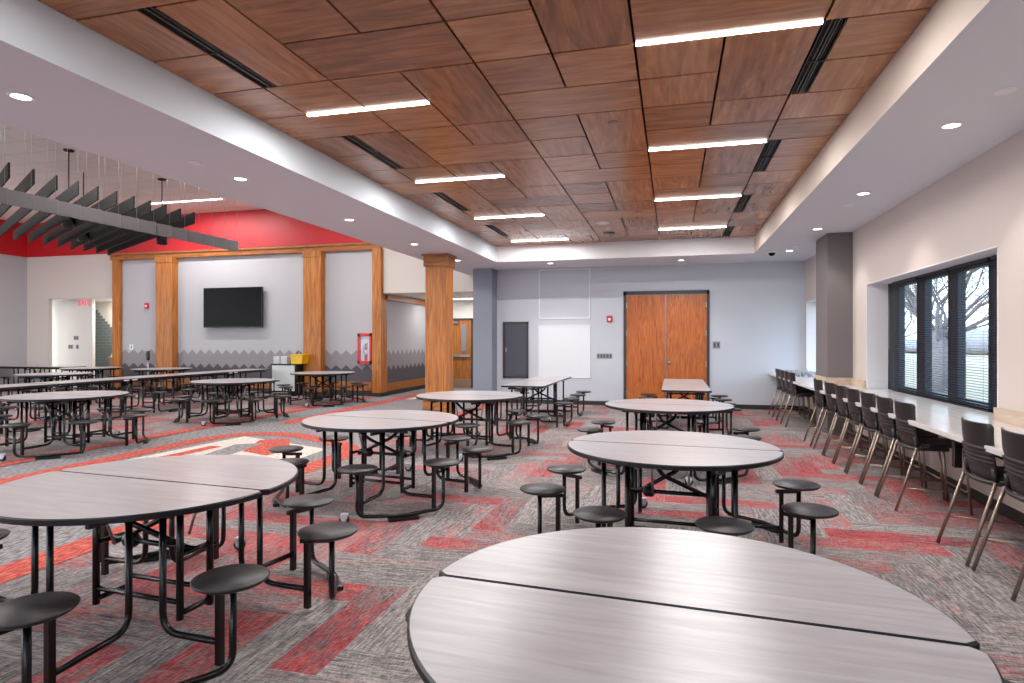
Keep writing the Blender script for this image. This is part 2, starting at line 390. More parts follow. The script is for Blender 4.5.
# wood ceiling ------------------------------------------------------
xs = [-3.78, -3.27, -2.66, -2.05, -1.44, -.85, -.26, .35, .96, 1.58]
def yj(j): return 4.40 + 0.62 * j
tiles = []
for p in range(-3, 4):     # pattern repeats every four rows
    b = 4 * p
    c0 = [(0, 1, 0, 1), (0, 2, 1, 1), (0, 1, 2, 1), (0, 1, 3, 1), (1, 1, 0, 1), (1, 1, 2, 2)]
    rest = [(2, 1, 0, 1), (2, 1, 1, 1), (2, 1, 2, 1), (2, 2, 3, 1), (3, 1, 0, 2), (3, 1, 2, 1),
            (4, 1, 0, 1), (4, 2, 1, 1), (4, 1, 2, 1), (4, 1, 3, 1), (5, 1, 0, 1), (5, 1, 2, 2),
            (6, 1, 0, 1), (6, 1, 1, 1), (6, 1, 2, 1), (6, 2, 3, 1), (7, 1, 0, 2), (7, 1, 2, 1),
            (8, 1, 0, 1), (8, 1, 1, 1), (8, 1, 2, 1), (8, 1, 3, 1)]
    for (c, cw, r, rh) in c0 + rest: tiles.append((c, cw, b + r, rh))
bm = bmesh.new(); uvl = bm.loops.layers.uv.new('UVMap'); tone = bm.faces.layers.float.new('tone_tmp')
rnd = random.Random(11); g = 0.009
tones = []
for (c, cw, r, rh) in tiles:
    x0, x1 = xs[c] + g, xs[c + cw] - g; y0, y1 = yj(r) + g, yj(r + rh) - g
    if c == 1 and rh == 2: x0 += 0.125
    if c == 8 and r % 4 in (0, 1): x0 += 0.135
    if y0 > CY1 - 0.03 or y1 < YN: continue
    y1 = min(y1, CY1 - g)
    t = rnd.uniform(-0.13, 0.13); along_y = rh > cw or (rh == cw and rnd.random() < 0.45)
    ou, ov = rnd.uniform(0, 50), rnd.uniform(0, 50)
    lo = [bm.verts.new((x, y, ZW)) for x, y in ((x0, y0), (x0, y1), (x1, y1), (x1, y0))]
    hi = [bm.verts.new((v.co.x, v.co.y, ZW + 0.02)) for v in lo]
    fs = [bm.faces.new(lo)] + [bm.faces.new([lo[k], hi[k], hi[(k + 1) % 4], lo[(k + 1) % 4]]) for k in range(4)]
    for f in fs:
        tones.append(t)
        for l in f.loops:
            px, py = l.vert.co.x, l.vert.co.y
            if along_y: px, py = py, px
            l[uvl].uv = (px + ou, py + ov)
bm.faces.ensure_lookup_table()
me = bpy.data.meshes.new('wood_panels'); bm.to_mesh(me); bm.free()
at = me.attributes.new('tone', 'FLOAT', 'FACE')
for k, t in enumerate(tones): at.data[k].value = t
me.materials.append(M['ceil_wood'])

mb = MB()      # soffit ring, coffer faces, left ceiling
T = 0.12
mb.box(CX1, XR + 0.3, YN, YB + 0.1, ZS, ZS + T, M['soffit'])
mb.box(BX, CX0, YN, 15.6, ZS, ZS + T, M['soffit'])
mb.box(CX0, CX1, CY1, YB + 0.1, ZS, ZS + T, M['soffit'])
mb.box(CX1, CX1 + 0.1, YN, CY1 + 0.1, ZS + T, ZW + 0.14, M['coffer_right'])
mb.box(CX0 - 0.1, CX0, YN, CY1 + 0.1, ZS + T, ZW + 0.14, M['coffer_left'])
mb.box(CX0, CX1, CY1, CY1 + 0.1, ZS + T, ZW + 0.14, M['white'])
mb.box(CX0, CX0 + 0.0005, YN, CY1, ZS, ZS + T, M['coffer_left']); mb.box(CX1 - 0.0005, CX1, YN, CY1, ZS, ZS + T, M['coffer_right'])
mb.box(CX0, CX1, CY1 - 0.0005, CY1, ZS, ZS + T, M['white'])
mb.box(BX, BX + 0.12, YN, 15.5, ZS + T, ZL + 0.1, M['soffit'])
mb.box(CX0, CX1, YN, CY1, ZW + 0.10, ZW + 0.14, M['gap'])
ceiling = mb.build('ceiling', kind='structure', label='painted soffit around the recessed wood ceiling')
wp = bpy.data.objects.new('wood_panels', me); COL.objects.link(wp); wp.parent = ceiling
wp['label'] = 'reddish wood ceiling panels laid in a staggered pattern'
mb = MB(); mb.box(XL - 0.2, BX, YN, 15.6, ZL, ZL + 0.1, M['acoustic'])
mb.box(XL + 0.0, -15.5, 15.57, 18.2, 2.88, 2.95, M['wall_white'])
mb.box(-7.85, -4.2, 15.52, 19.5, 2.83, 2.9, M['wall_white'])
mb.build('acoustic_tiles', ceiling, label='cream acoustic ceiling tiles above the hanging baffles')

# walls -------------------------------------------------------------
mb = MB()      # door wall
DX0, DX1, DZ = -1.10, 0.80, 2.66
mb.box(-4.2, DX0, YB, YB + 0.15, 0, ZS, M['wall_grey']); mb.box(DX1, XR + 0.3, YB, YB + 0.15, 0, ZS, M['wall_grey'])
mb.box(DX0, DX1, YB, YB + 0.15, DZ, ZS, M['wall_grey'])
mb.box(-4.2, -4.05, YB + 0.15, 15.6, 0, ZS, M['wall_grey'])
st(mb, 'wall_back')
mb = MB(); mb.box(-4.68, -4.2, 14.19, 15.52, 0, ZS, M['column_grey'])
mb.box(-4.70, -4.2, 15.52, 19.5, 0, 2.85, M['wall_grey'])
st(mb, 'wall_pier')
mb = MB()      # right wall with two window openings
W1 = (6.38, 10.2); W2 = (12.2, 14.47); WZ0, WZ1 = 0.80, 2.37
mb.box(XR, XR + 0.42, YN, YB, 0, WZ0, M['wall_pink']); mb.box(XR, XR + 0.42, YN, YB + .15, WZ1, ZS + 0.1, M['wall_pink'])
for a, b in ((YN, W1[0]), (W1[1], W2[0]), (W2[1], YB)): mb.box(XR, XR + 0.42, a, b, WZ0, WZ1, M['wall_pink'])
for a, b in (W1, W2):     # pale reveals
    mb.box(XR - 0.002, XR + 0.28, b - 0.012, b + 0.0, WZ0, WZ1, M['white']); mb.box(XR - 0.002, XR + 0.28, a, a + 0.012, WZ0, WZ1, M['white'])
    mb.box(XR - 0.002, XR + 0.28, a, b, WZ1 - 0.012, WZ1, M['white'])
wr = st(mb, 'wall_right')
mb = MB(); mb.box(2.43, XR, 10.93, 11.76, 0, ZS, M['column_taupe'])
tag(st(mb, 'wall_column'), 'dark taupe column projecting from the window wall')
mb = MB()      # television wall with header, recess opening and red band
mb.box(-16.9, -7.75, YT, YT + 0.12, 0, 4.25, M['wall_tv'])
mb.box(XL, -19.5, YT, YT + 0.12, 0, 4.25, M['wall_cream'])
mb.box(-19.5, -16.9, YT, YT + 0.12, 2.88, 4.25, M['wall_cream'])
mb.box(-7.75, -4.2, YT, YT + 0.10, 2.83, 4.25, M['wall_cream'])
mb.box(XL, BX, YT - 0.02, YT + 0.12, 4.25, ZL, M['red_paint'])
st(mb, 'wall_television')
def teeth(mb, a, b, z0, zv, zp, m, pitch, plane, off, axis='x', th=0.004):
    """band from z0 up to a saw-tooth edge between a and b"""
    n = max(1, round((b - a) / pitch)); p = (b - a) / n; pts = [(a, z0)]
    for k in range(n): pts += [(a + k * p, zv), (a + (k + .5) * p, zp)]
    pts += [(b, zv), (b, z0)]
    k = mb.mi(m)
    def P(u, z, o): return (u, plane - o, z) if axis == 'x' else (plane + o, u, z)
    # split into convex slices
    for i in range(n):
        u0, u1 = a + i * p, a + (i + 1) * p
        mb.prism([P(u0, z0, off), P(u1, z0, off), P(u1, zv, off), P((u0 + u1) / 2, zp, off), P(u0, zv, off)], (0, -th, 0) if axis == 'x' else (th, 0, 0), m)
mb = MB()
for a, b in ((-16.6, -15.3), (-14.7, -10.18), (-9.6, -8.02)):
    teeth(mb, a, b, 0.39, 1.13, 1.27, M['mid_grey'], 0.295, YT, 0.0)
    teeth(mb, a, b, 0.39, 0.72, 0.85, M['dark_grey'], 0.295, YT, 0.004)
wz = mb.build('trim_1', kind='structure', label='zigzag-topped grey wall bands')
mb = MB()
for a, b in ((-16.6, -15.3), (-14.7, -10.18), (-9.6, -8.02)):
    mb.box(a, b, YT - 0.03, YT, 0.15, 0.39, M['oak_h']); mb.box(a, b, YT - 0.035, YT, 0, 0.15, M['base_black'])
mb.box(-7.72, -7.70, 15.6, 19.0, 0.12, 0.34, M['oak_h']); mb.box(-7.72, -7.69, 15.6, 19.0, 0, 0.12, M['base_black'])
st(mb, 'baseboard_television')
mb = MB()      # left wall, with unseen openings added to let daylight in
LW = ((-2.4, 1.0), (1.8, 5.2), (6.0, 9.4)); e = [YN] + [v for p in LW for v in p] + [YT]
for k in range(0, len(e), 2): mb.box(XL - 0.15, XL, e[k], e[k + 1], 0, 4.25, M['wall_tv'])
for (a, b) in LW: mb.box(XL - 0.15, XL, a, b, 0, .1, M['wall_tv']); mb.box(XL - 0.15, XL, a, b, 4.0, 4.25, M['wall_tv'])
mb.box(XL - 0.13, XL + 0.02, YN, YT, 4.25, ZL, M['red_paint'])
st(mb, 'wall_left')
for k, (a, b) in enumerate(LW):  # added windows and portals, out of view, to brighten the left room
    lw_ = empty('window_%d' % (8 + k), (0, 0, 0), kind='structure', label='tall unseen window added to the left wall for daylight')
    mb = MB(); m2 = (a + b) / 2
    for y0_, y1_ in ((a, a + .06), (m2 - .04, m2 + .04), (b - .06, b)): mb.box(XL - .12, XL - .05, y0_, y1_, .1, 4.0, M['win_frame'])
    mb.box(XL - .12, XL - .05, a, b, .1, .17, M['win_frame']); mb.box(XL - .12, XL - .05, a, b, 3.93, 4.0, M['win_frame']); mb.build('window_frame', lw_)
    MB().box(XL - .09, XL - .084, a + .06, b - .06, .17, 3.93, M['glass']).build('pane', lw_)
    area('window_daylight', (XL - .02, m2, 2.05), 3.9, b - a, 1, (0, R(-90), 0), portal=True)
mb = MB()      # recess behind the left opening
mb.box(-20.4, -18.3, 15.95, 16.05, 0, 2.9, M['wall_white']); mb.box(-20.4, -20.3, 16.05, 17.0, 0, 2.9, M['wall_white'])
mb.box(-20.4, -15.6, 17.0, 17.1, 0, 2.9, M['wall_white']); mb.box(-15.7, -15.6, 15.6, 17.4, 0, 2.9, M['wall_white'])
st(mb, 'wall_recess')
mb = MB()      # stepped triangle of tile on the recess wall
for k in range(28):
    z = k * 0.1; xa = -20.3
    xb = -19.5 + (2.72 - z) * 1.05
    xb = min(xb, -15.75)
    if z < 2.7: mb.box(xa, xb, 16.985, 17.0, z, z + 0.1, M['tile_grey'])
st(mb, 'trim_2').__setitem__('label', 'stepped triangle of grey wall tile')
mb = MB()      # corridor
mb.box(-7.85, -7.72, YT + 0.12, 19.5, 0, 2.85, M['wall_tv']); mb.box(-7.85, -4.2, 19.04, 19.2, 0, 2.85, M['wall_white'])
teeth(mb, 15.7, 19.0, 0.34, 1.12, 1.27, M['mid_grey'], 0.295, -7.72, 0.0, 'y')
teeth(mb, 15.7, 19.0, 0.34, 0.70, 0.84, M['dark_grey'], 0.295, -7.72, 0.004, 'y')
st(mb, 'wall_corridor')
mb = MB(); mb.box(-7.72, -7.62, 15.6, 19.04, 2.66, 2.80, M['oak_h']); st(mb, 'trim_3')
mb = MB(); RW = ((-19.0, -16.0), (-15.0, -12.0), (-11.0, -8.0), (-3.4, -1.2), (-0.4, 1.8)); e = [XL] + [v for p in RW for v in p] + [XR + .3]  # rear wall; its window openings are added as a daylight source
for k in range(0, len(e), 2): mb.box(e[k], e[k + 1], YN - 0.3, YN, 0, ZL, M['wall_cream'])
for (a, b) in RW: mb.box(a, b, YN - 0.3, YN, 0, .85 if a > -5 else .1, M['wall_cream']); mb.box(a, b, YN - 0.3, YN, 2.5 if a > -5 else 4.9, ZL, M['wall_cream'])
st(mb, 'wall_rear')
for k, (a, b) in enumerate(RW):  # added windows and portals behind the camera, for cool daylight fill
    rw = empty('window_%d' % (3 + k), (0, 0, 0), kind='structure', label='unseen window added behind the camera for daylight'); zt = 2.5 if a > -5 else 4.9
    mb = MB(); mm_ = (a + b) / 2; zb = .85 if a > -5 else .1
    for x0_, x1_ in ((a, a + .06), (mm_ - .04, mm_ + .04), (b - .06, b)): mb.box(x0_, x1_, YN - .22, YN - .14, zb, zt, M['win_frame'])
    mb.box(a, b, YN - .22, YN - .14, zb, zb + .07, M['win_frame']); mb.box(a, b, YN - .22, YN - .14, zt - .07, zt, M['win_frame']); mb.build('window_frame', rw)
    MB().box(a + .06, b - .06, YN - .19, YN - .184, zb + .07, zt - .07, M['glass']).build('pane', rw)
    area('window_daylight', (mm_, YN - .1, (zb + zt) / 2), b - a, zt - zb, 1, (R(-90), 0, 0), portal=True)
mb = MB(); mb.box(-4.2, DX0 - 0.0, YB - 0.012, YB, 0, 0.10, M['base_black']); mb.box(DX1, XR, YB - 0.012, YB, 0, 0.10, M['base_black'])
mb.box(-4.70, -4.2, 14.18, 14.19, 0, 0.10, M['base_black']); mb.box(-4.2, -4.19, 14.18, YB, 0, 0.10, M['base_black'])
st(mb, 'baseboard_back')
mb = MB(); mb.box(XR - 0.012, XR, YN, 10.93, 0, 0.10, M['base_black']); mb.box(XR - 0.012, XR, 11.76, YB, 0, 0.10, M['base_black']); st(mb, 'baseboard_right')
# timber frame of the television wall
mb = MB()
mb.box(-16.9, -7.7, 15.32, YT, 4.02, 4.18, M['oak_h'], 0.01); mb.box(-16.92, -7.68, 15.28, YT, 4.16, 4.21, M['oak_h'], 0.008)
tag(st(mb, 'trim_4'), 'golden oak beam above the television wall')
for k, (a, b, d) in enumerate(((-16.82, -16.55, 0.12), (-15.06, -14.46, 0.24), (-10.02, -9.46, 0.24), (-7.95, -7.68, 0.14))):
    mb = MB(); mb.box(a, b, YT - d, YT + (0.25 if k == 3 else 0), 0.1 if k != 3 else 0.10, 4.04, M['oak'], 0.012)
    if d > 0.2:
        mb.box(a - 0.015, b + 0.015, YT - d - 0.015, YT, 3.86, 4.04, M['oak'], 0.006)
        mb.box(a - 0.015, b + 0.015, YT - d - 0.015, YT, 0.1, 0.40, M['oak'], 0.006)
    mb.box(a - 0.01, b + 0.01, YT - d - 0.01, YT + (0.24 if k == 3 else 0), 0, 0.1, M['base_black'])
    tag(st(mb, 'trim_%d' % (5 + k)), ('narrow golden oak post at the left end of the television wall', 'golden oak pilaster left of the television', 'golden oak pilaster right of the television', 'golden oak corner post beside the extinguisher')[k])

# free-standing timber column under the soffit ------------------------
cr = empty('timber_column', (-4.607, 11.78, 0), 0, 'square golden oak column standing free under the left soffit', 'column')
mb = MB(); mb.box(-.22, .22, -.22, .22, 0.34, 3.1, M['oak'], 0.008)
for s_ in (-.075, .075): mb.box(s_ - .002, s_ + .002, -.2215, -.22, 0.36, 3.1, M['door_oak'])
mb.build('shaft', cr)
MB().box(-.26, .26, -.26, .26, 0, 0.34, M['oak_h'], 0.01).build('plinth', cr)
mb = MB(); mb.box(-.25, .25, -.25, .25, 3.02, 3.25, M['oak_h'], 0.008); mb.box(-.28, .28, -.28, .28, 3.235, 3.27, M['oak_h'], 0.006); mb.build('capital', cr)

# double doors ------------------------------------------------------------
dr = empty('door_1', (0, 0, 0), kind='structure', label='pair of tall oak doors in the back wall')
mb = MB(); fy0, fy1 = YB - 0.03, YB + 0.15
mb.box(DX0 - 0.01, DX0 + 0.05, fy0, fy1, 0, DZ, M['frame_dark']); mb.box(DX1 - 0.05, DX1 + 0.01, fy0, fy1, 0, DZ, M['frame_dark'])
mb.box(DX0 - 0.01, DX1 + 0.01, fy0, fy1, DZ - 0.07, DZ + 0.02, M['frame_dark']); mb.build('door_frame', dr)
mid = -0.15
for (a, b, s_) in ((DX0 + 0.052, mid - 0.004, -1), (mid + 0.004, DX1 - 0.052, 1)):
    leaf = MB().box(a, b, YB - 0.0, YB + 0.045, 0.01, DZ - 0.075, M['door_oak'], 0.003).build('door_leaf', dr)
    mb = MB(); hx = a if s_ < 0 else b
    for z in (0.3, 1.0, 1.7, 2.35): mb.box(hx - 0.018, hx + 0.018, YB - 0.012, YB - 0.001, z - 0.06, z + 0.06, M['steel'])
    mb.build('hinge', leaf)
    if s_ > 0:
        mb = MB(); mb.lathe([(0, -.075), (.02, -.075), (.032, -.06), (.032, -.04), (.014, -.03), (.012, -.008), (.036, -.006), (.036, 0), (0, 0)], M['steel'], 16, (a + 0.07, YB, 1.02), Matrix.Rotation(R(-90), 4, 'X'))
        mb.build('door_knob', leaf)
mb = MB(); mb.box(mid - 0.02, mid + 0.012, YB - 0.012, YB - 0.001, 0.02, DZ - 0.08, M['chair_leg']); mb.build('astragal', dr)
# corridor door
d2 = empty('door_2', (0, 0, 0), kind='structure', label='oak corridor door with a narrow lite and a push bar')
mb = MB(); mb.box(-7.30, -7.22, 18.98, 19.04, 0, 2.24, M['frame_dark']); mb.box(-6.33, -6.27, 18.98, 19.04, 0, 2.24, M['frame_dark']); mb.box(-7.3, -6.27, 18.98, 19.04, 2.19, 2.26, M['frame_dark']); mb.build('door_frame', d2)
mb = MB(); mb.box(-7.22, -6.33, 19.0, 19.035, 0.28, 2.19, M['oak'], 0.003); lf = mb.build('door_leaf', d2)
MB().box(-7.22, -6.33, 18.99, 19.03, 0.01, 0.30, M['brown']).build('kick_plate', lf)
MB().box(-6.67, -6.49, 18.985, 19.0, 1.2, 2.06, M['plate']).build('door_lite', lf)
MB().box(-7.2, -6.36, 18.93, 18.985, 1.00, 1.08, M['steel'], 0.01).build('push_bar', lf)
MB().box(-7.1, -6.75, 18.93, 18.985, 2.08, 2.16, M['steel'], 0.008).build('door_closer', lf)

# windows -----------------------------------------------------------------
def window(name, y0, y1, panes, label, blinds=True):
    w_ = empty(name, (0, 0, 0), kind='structure', label=label)
    mb = MB(); xa, xb = XR + 0.28, XR + 0.36
    z0, z1 = WZ0, WZ1 - 0.012
    mb.box(xa, xb, y0 + .012, y1 - .012, z1 - 0.07, z1, M['win_frame']); mb.box(xa, xb, y0 + .012, y1 - .012, z0, z0 + 0.09, M['win_frame'])
    e = [y0 + .012] + [v for p in panes for v in p] + [y1 - .012]
    for k in range(0, len(e), 2): mb.box(xa, xb, e[k], e[k + 1], z0 + 0.09, z1 - 0.07, M['win_frame'])
    mb.build('window_frame', w_)
    for (a, b) in panes:
        MB().box(xa + 0.035, xa + 0.041, a, b, z0 + 0.09, z1 - 0.07, M['glass']).build('pane', w_)
        if not blinds: continue
        ya, yb_ = a - 0.10, b + 0.10
        mb = MB(); mb.box(xa - 0.05, xa - 0.012, ya, yb_, z1 - 0.035, z1 - 0.004, M['slat'])
        k = 0; z = z1 - 0.06
        while z > z0 + 0.03:
            mb.box(-0.0125, 0.0125, ya, yb_, -0.0008, 0.0008, M['slat'], rot=Matrix.Translation((xa - 0.03, 0, z)) @ Matrix.Rotation(R(-9), 4, 'Y')); z -= 0.0285
        mb.box(xa - 0.045, xa - 0.015, ya, yb_, z0 + 0.008, z0 + 0.024, M['slat'])
        for f_ in (0.15, 0.85): mb.tube([(xa - 0.03, ya + f_ * (yb_ - ya), z0 + 0.02), (xa - 0.03, ya + f_ * (yb_ - ya), z1 - 0.03)], 0.0012, M['slat'], 4)
        mb.build('blind', w_)
    MB().tube([(xa - 0.06, y1 - 0.25, z1 - 0.05), (xa - 0.06, y1 - 0.25, z1 - 0.95)], 0.005, M['steel'], 6).build('blind_wand', w_)
window('window_1', W1[0], W1[1], ((6.47, 6.95), (7.21, 7.90), (8.15, 8.82), (9.09, 9.75)), 'wide window with black frame and dark blinds')
window('window_2', W2[0], W2[1], ((12.35, 12.95), (13.1, 13.7), (13.85, 14.38)), 'window at the far end of the counter', False)

# counter -------------------------------------------------------------------
ct = empty('window_counter', (0, 0, 0), 0, 'long pale laminate counter running below the windows', 'counter')
mb = MB()
for a, b, x1 in ((YN + .02, 10.92, XR - .013), (10.92, 11.77, 2.425), (11.77, YB - .015, XR - .013)): mb.box(2.06, x1, a, b, 0.775, 0.812, M['counter'])
for a, b in (W1, W2): mb.box(XR - .013, XR + 0.27, a + .014, b - .014, 0.801, 0.812, M['counter'])
mb.build('worktop', ct)
mb = MB(); mb.box(2.056, 2.062, YN + .02, YB - .015, 0.772, 0.810, M['counter']); mb.build('edge_strip', ct)
for a, b in ((YN + .02, W1[0]), (W1[1], 10.89), (11.80, W2[0])): MB().box(XR - 0.035, XR - 0.002, a, b, 0.813, 0.93, M['ledge']).build('backsplash', ct)
mb = MB(); mb.box(2.40, 2.428, 10.9, 11.79, 0.813, 0.93, M['ledge']); mb.box(2.40, XR - 0.03, 10.895, 10.925, 0.813, 0.93, M['ledge']); mb.build('backsplash', ct)
for y in (W1[1], W2[1]): MB().box(XR, XR + 0.27, y - 0.045, y - 0.014, 0.813, 0.93, M['board']).build('backsplash', ct)
for y in (0.5, 3.0, 5.72, 8.0, 10.2, 12.6, 14.2):
    mb = MB(); mb.box(2.2, 2.25, y - .03, y + .03, 0.5, 0.775, M['black']); mb.prism([(2.2, y - .02, .74), (2.2, y - .02, .775), (XR - .014, y - .02, .775), (XR - .014, y - .02, .45)], (0, .04, 0), M['black'])
    mb.build('bracket', ct)

# ================================================================== TABLES
def half_top(s_, rad=0.762, gap=0.005):
    """half disc with softened tips, s_ = +1 / -1 side of the split"""
    pts = [(-rad + 0.03, s_ * gap)]
    a0 = math.asin(0.03 / rad); n = 40
    for k in range(n + 1):
        a = PI - a0 - (PI - 2 * a0) * k / n
        pts.append((rad * math.cos(a), s_ * rad * math.sin(a)))
    pts.append((rad - 0.03, s_ * gap))
    return pts
def slab(pts, z0, z1, e=0.006):
    mb = MB(); bm = mb.bm; kt = mb.mi(M['table']); ke = mb.mi(M['edge'])
    cx = sum(p[0] for p in pts) / len(pts); cy = sum(p[1] for p in pts) / len(pts)
    def ring(z, inset):
        out = []
        for x, y in pts:
            d = Vector((x - cx, y - cy)); l = d.length; d = d * ((l - inset) / l); out.append(bm.verts.new((cx + d.x, cy + d.y, z)))
        return out
    r0 = ring(z0, e); r1 = ring(z0 + e, 0); r2 = ring(z1 - e, 0); r3 = ring(z1, e); r4 = ring(z1, e * 1.5)
    n = len(pts)
    for a, b in ((r0, r1), (r1, r2), (r2, r3), (r3, r4)):
        for k in range(n): f = bm.faces.new([a[k], a[(k + 1) % n], b[(k + 1) % n], b[k]]); f.material_index = ke
    f = bm.faces.new(r0[::-1]); f.material_index = ke; f = bm.faces.new(r4); f.material_index = kt
    return mb
def seat_mb(x, y, z=0.455):
    return MB().lathe([(0, z - .030), (.10, z - .030), (.150, z - .024), (.165, z - .012), (.166, z - .006), (.160, z - .001), (.150, z), (.149, z + .0015), (0, z + .0015)], M['seat'], 28, (x, y, 0))
def caster(parent, x, y, rz=0.0):
    c = MB(); rt = Matrix.Rotation(rz, 4, 'Z') @ Matrix.Rotation(R(90), 4, 'X')
    c.lathe([(0, -.016), (.034, -.016), (.043, -.008), (.043, .008), (.034, .016), (0, .016)], M['edge'], 16, (x, y, .044), rt)
    c.lathe([(0, -.019), (.022, -.019), (.022, .019), (0, .019)], M['caster_white'], 12, (x, y, .044), rt)
    o = c.build('caster', parent)
    h = MB().box(-.03, .03, -.021, .021, .05, .098, M['caster_white'], .008, rot=Matrix.Translation((x, y, 0)) @ Matrix.Rotation(rz, 4, 'Z')); h.build('caster_fork', o, label='pale grey fork')
def under_frame(root, along):
    """folding mechanism at the middle; along = half length of the rails"""
    B = M['black']
    for sx in (-.30, .30):
        mb = MB()
        for sy in (-.10, .10): mb.tube([(sx, sy, .06), (sx, sy, .705)], .019, B, 8)
        mb.tube([(sx, -.10, .40), (sx, .10, .40)], .014, B, 6); mb.tube([(sx, -.10, .66), (sx, .10, .66)], .016, B, 6); mb.tube([(sx, -.10, .09), (sx, .10, .09)], .016, B, 6)
        mb.build('hinge_frame', root)
    mb = MB()
    mb.tube([(-.30, .0, .40), (.30, .0, .40)], .015, B, 8); mb.tube([(-.30, -.10, .15), (.30, -.10, .15)], .014, B, 8); mb.tube([(-.30, .10, .15), (.30, .10, .15)], .014, B, 8)
    mb.build('crossbar', root)
    for s_ in (-1, 1):
        mb = MB(); mb.tube([(s_ * -.27, s_ * -.02, .38), (s_ * .05, s_ * .12, .55), (s_ * .10, s_ * .30, .69)], .016, B, 8, .05)
        mb.tube([(s_ * .12, s_ * .13, .42), (s_ * .12, s_ * .24, .70)], .008, M['steel'], 6)
        mb.build('torsion_arm', root)
    MB().lathe([(0, -.04), (.03, -.04), (.042, -.02), (.042, .02), (.03, .04), (0, .04)], M['edge'], 14, (-.16, 0, .40), Matrix.Rotation(R(90), 4, 'Y')).build('lock_knob', root)
def make_round_table():
    root = empty('round_cafeteria_table', label='x', category='table')
    B = M['black']
    for s_ in (-1, 1):
        slab(half_top(s_), .719, .75).build('tabletop', root)
        mb = MB(); mb.tube([(-.5, s_ * .33, .69), (.5, s_ * .33, .69)], .018, B, square=True)
        for x in (-.3, .3): mb.tube([(x, s_ * .1, .69), (x, s_ * .6, .69)], .014, B, square=True)
        mb.build('top_rail', root)
    under_frame(root, .5)
    for s_ in (-1, 1):
        for (a1, a2) in ((22.5, 67.5), (157.5, 112.5)):
            def P(a, r): return (r * math.cos(R(a)), s_ * r * math.sin(R(a)))
            p1, p2 = P(a1, .975), P(a2, .975); mid_ = P((a1 + a2) / 2, 1.0)
            mb = MB(); mb.tube([(p1[0], p1[1], .43), (p1[0], p1[1], .045), (mid_[0], mid_[1], .045), (p2[0], p2[1], .045), (p2[0], p2[1], .43)], .0165, B, 8, .085)
            mb.build('seat_frame', root)
            t = Vector((p2[0] - p1[0], p2[1] - p1[1])).normalized(); ang = math.atan2(t.y, t.x)
            MB().box(-.13, .13, -.03, .03, .0, .03, M['edge'], .006, rot=Matrix.Translation((mid_[0] * .985, mid_[1] * .985, 0)) @ Matrix.Rotation(ang, 4, 'Z')).build('floor_pad', root)
            for a in (a1, a2):
                q = P(a, .84); e = P(a, .965)
                sx = 1 if q[0] > 0 else -1
                if a in (22.5, 157.5): top = (sx * .44, s_ * .33); 
                else: top = (sx * .27, s_ * .37)
                mb = MB(); mb.tube([(top[0], top[1], .70), (top[0], top[1], .12), (q[0], q[1], .12)], .0165, B, 8, .10)
                mb.build('leg', root)
                mb = MB(); mb.tube([(q[0], q[1], .015), (q[0], q[1], .40)], .0165, B, square=True)
                o_ = P(a, .80)
                mb.tube([(o_[0], o_[1], .395), (e[0], e[1], .395)], .014, B, square=True); mb.tube([(e[0], e[1], .395), (e[0], e[1], .43)], .03, B, 8)
                mb.build('seat_post', root)
                c = P(a, .955); seat_mb(c[0], c[1]).build('seat', root)
        caster(root, -s_ * .32, s_ * 1.0, R(20))
    return root
def make_long_table():
    root = empty('long_cafeteria_table', label='x', category='table')
    B = M['black']
    for s_ in (-1, 1):
        pts = [(-.38, s_ * .005), (-.38, s_ * 1.47), (-.35, s_ * 1.5), (.35, s_ * 1.5), (.38, s_ * 1.47), (.38, s_ * .005)]
        slab(pts, .719, .75).build('tabletop', root)
        mb = MB(); 
        for x in (-.25, .25): mb.tube([(x, s_ * .08, .69), (x, s_ * 1.4, .69)], .016, B, square=True)
        for y in (.45, 1.38): mb.tube([(-.28, s_ * y, .69), (.28, s_ * y, .69)], .014, B, square=True)
        mb.build('top_rail', root)
        MB().box(.375, .386, s_ * .10 - .06, s_ * .10 + .06, .712, .737, M['board']).build('label_plate', root, label='small white sticker on the table edge')
        for sx in (-1, 1):
            x = sx * .68
            mb = MB(); mb.tube([(x, s_ * .40, .43), (x, s_ * .40, .045), (x, s_ * 1.22, .045), (x, s_ * 1.22, .43)], .0165, B, 8, .085); mb.build('seat_frame', root)
            MB().box(x - .03, x + .03, s_ * .81 - .12, s_ * .81 + .12, 0, .03, M['edge'], .006).build('floor_pad', root)
            for y in (.40, 1.22):
                mb = MB(); mb.tube([(sx * .24, s_ * (y + .04), .70), (sx * .24, s_ * (y + .04), .12), (sx * .56, s_ * y, .12)], .0165, B, 8, .10); mb.build('leg', root)
                mb = MB(); mb.tube([(sx * .56, s_ * y, .015), (sx * .56, s_ * y, .40)], .0165, B, square=True); mb.tube([(sx * .50, s_ * y, .395), (x, s_ * y, .395)], .014, B, square=True); mb.tube([(x, s_ * y, .395), (x, s_ * y, .43)], .03, B, 8)
                mb.build('seat_post', root)
                seat_mb(sx * .68, s_ * y).build('seat', root)
        caster(root, -.3, s_ * .55, R(90)); caster(root, .3, s_ * .55, R(90))
    under_frame(root, 1.3)
    return root
rt = make_round_table()
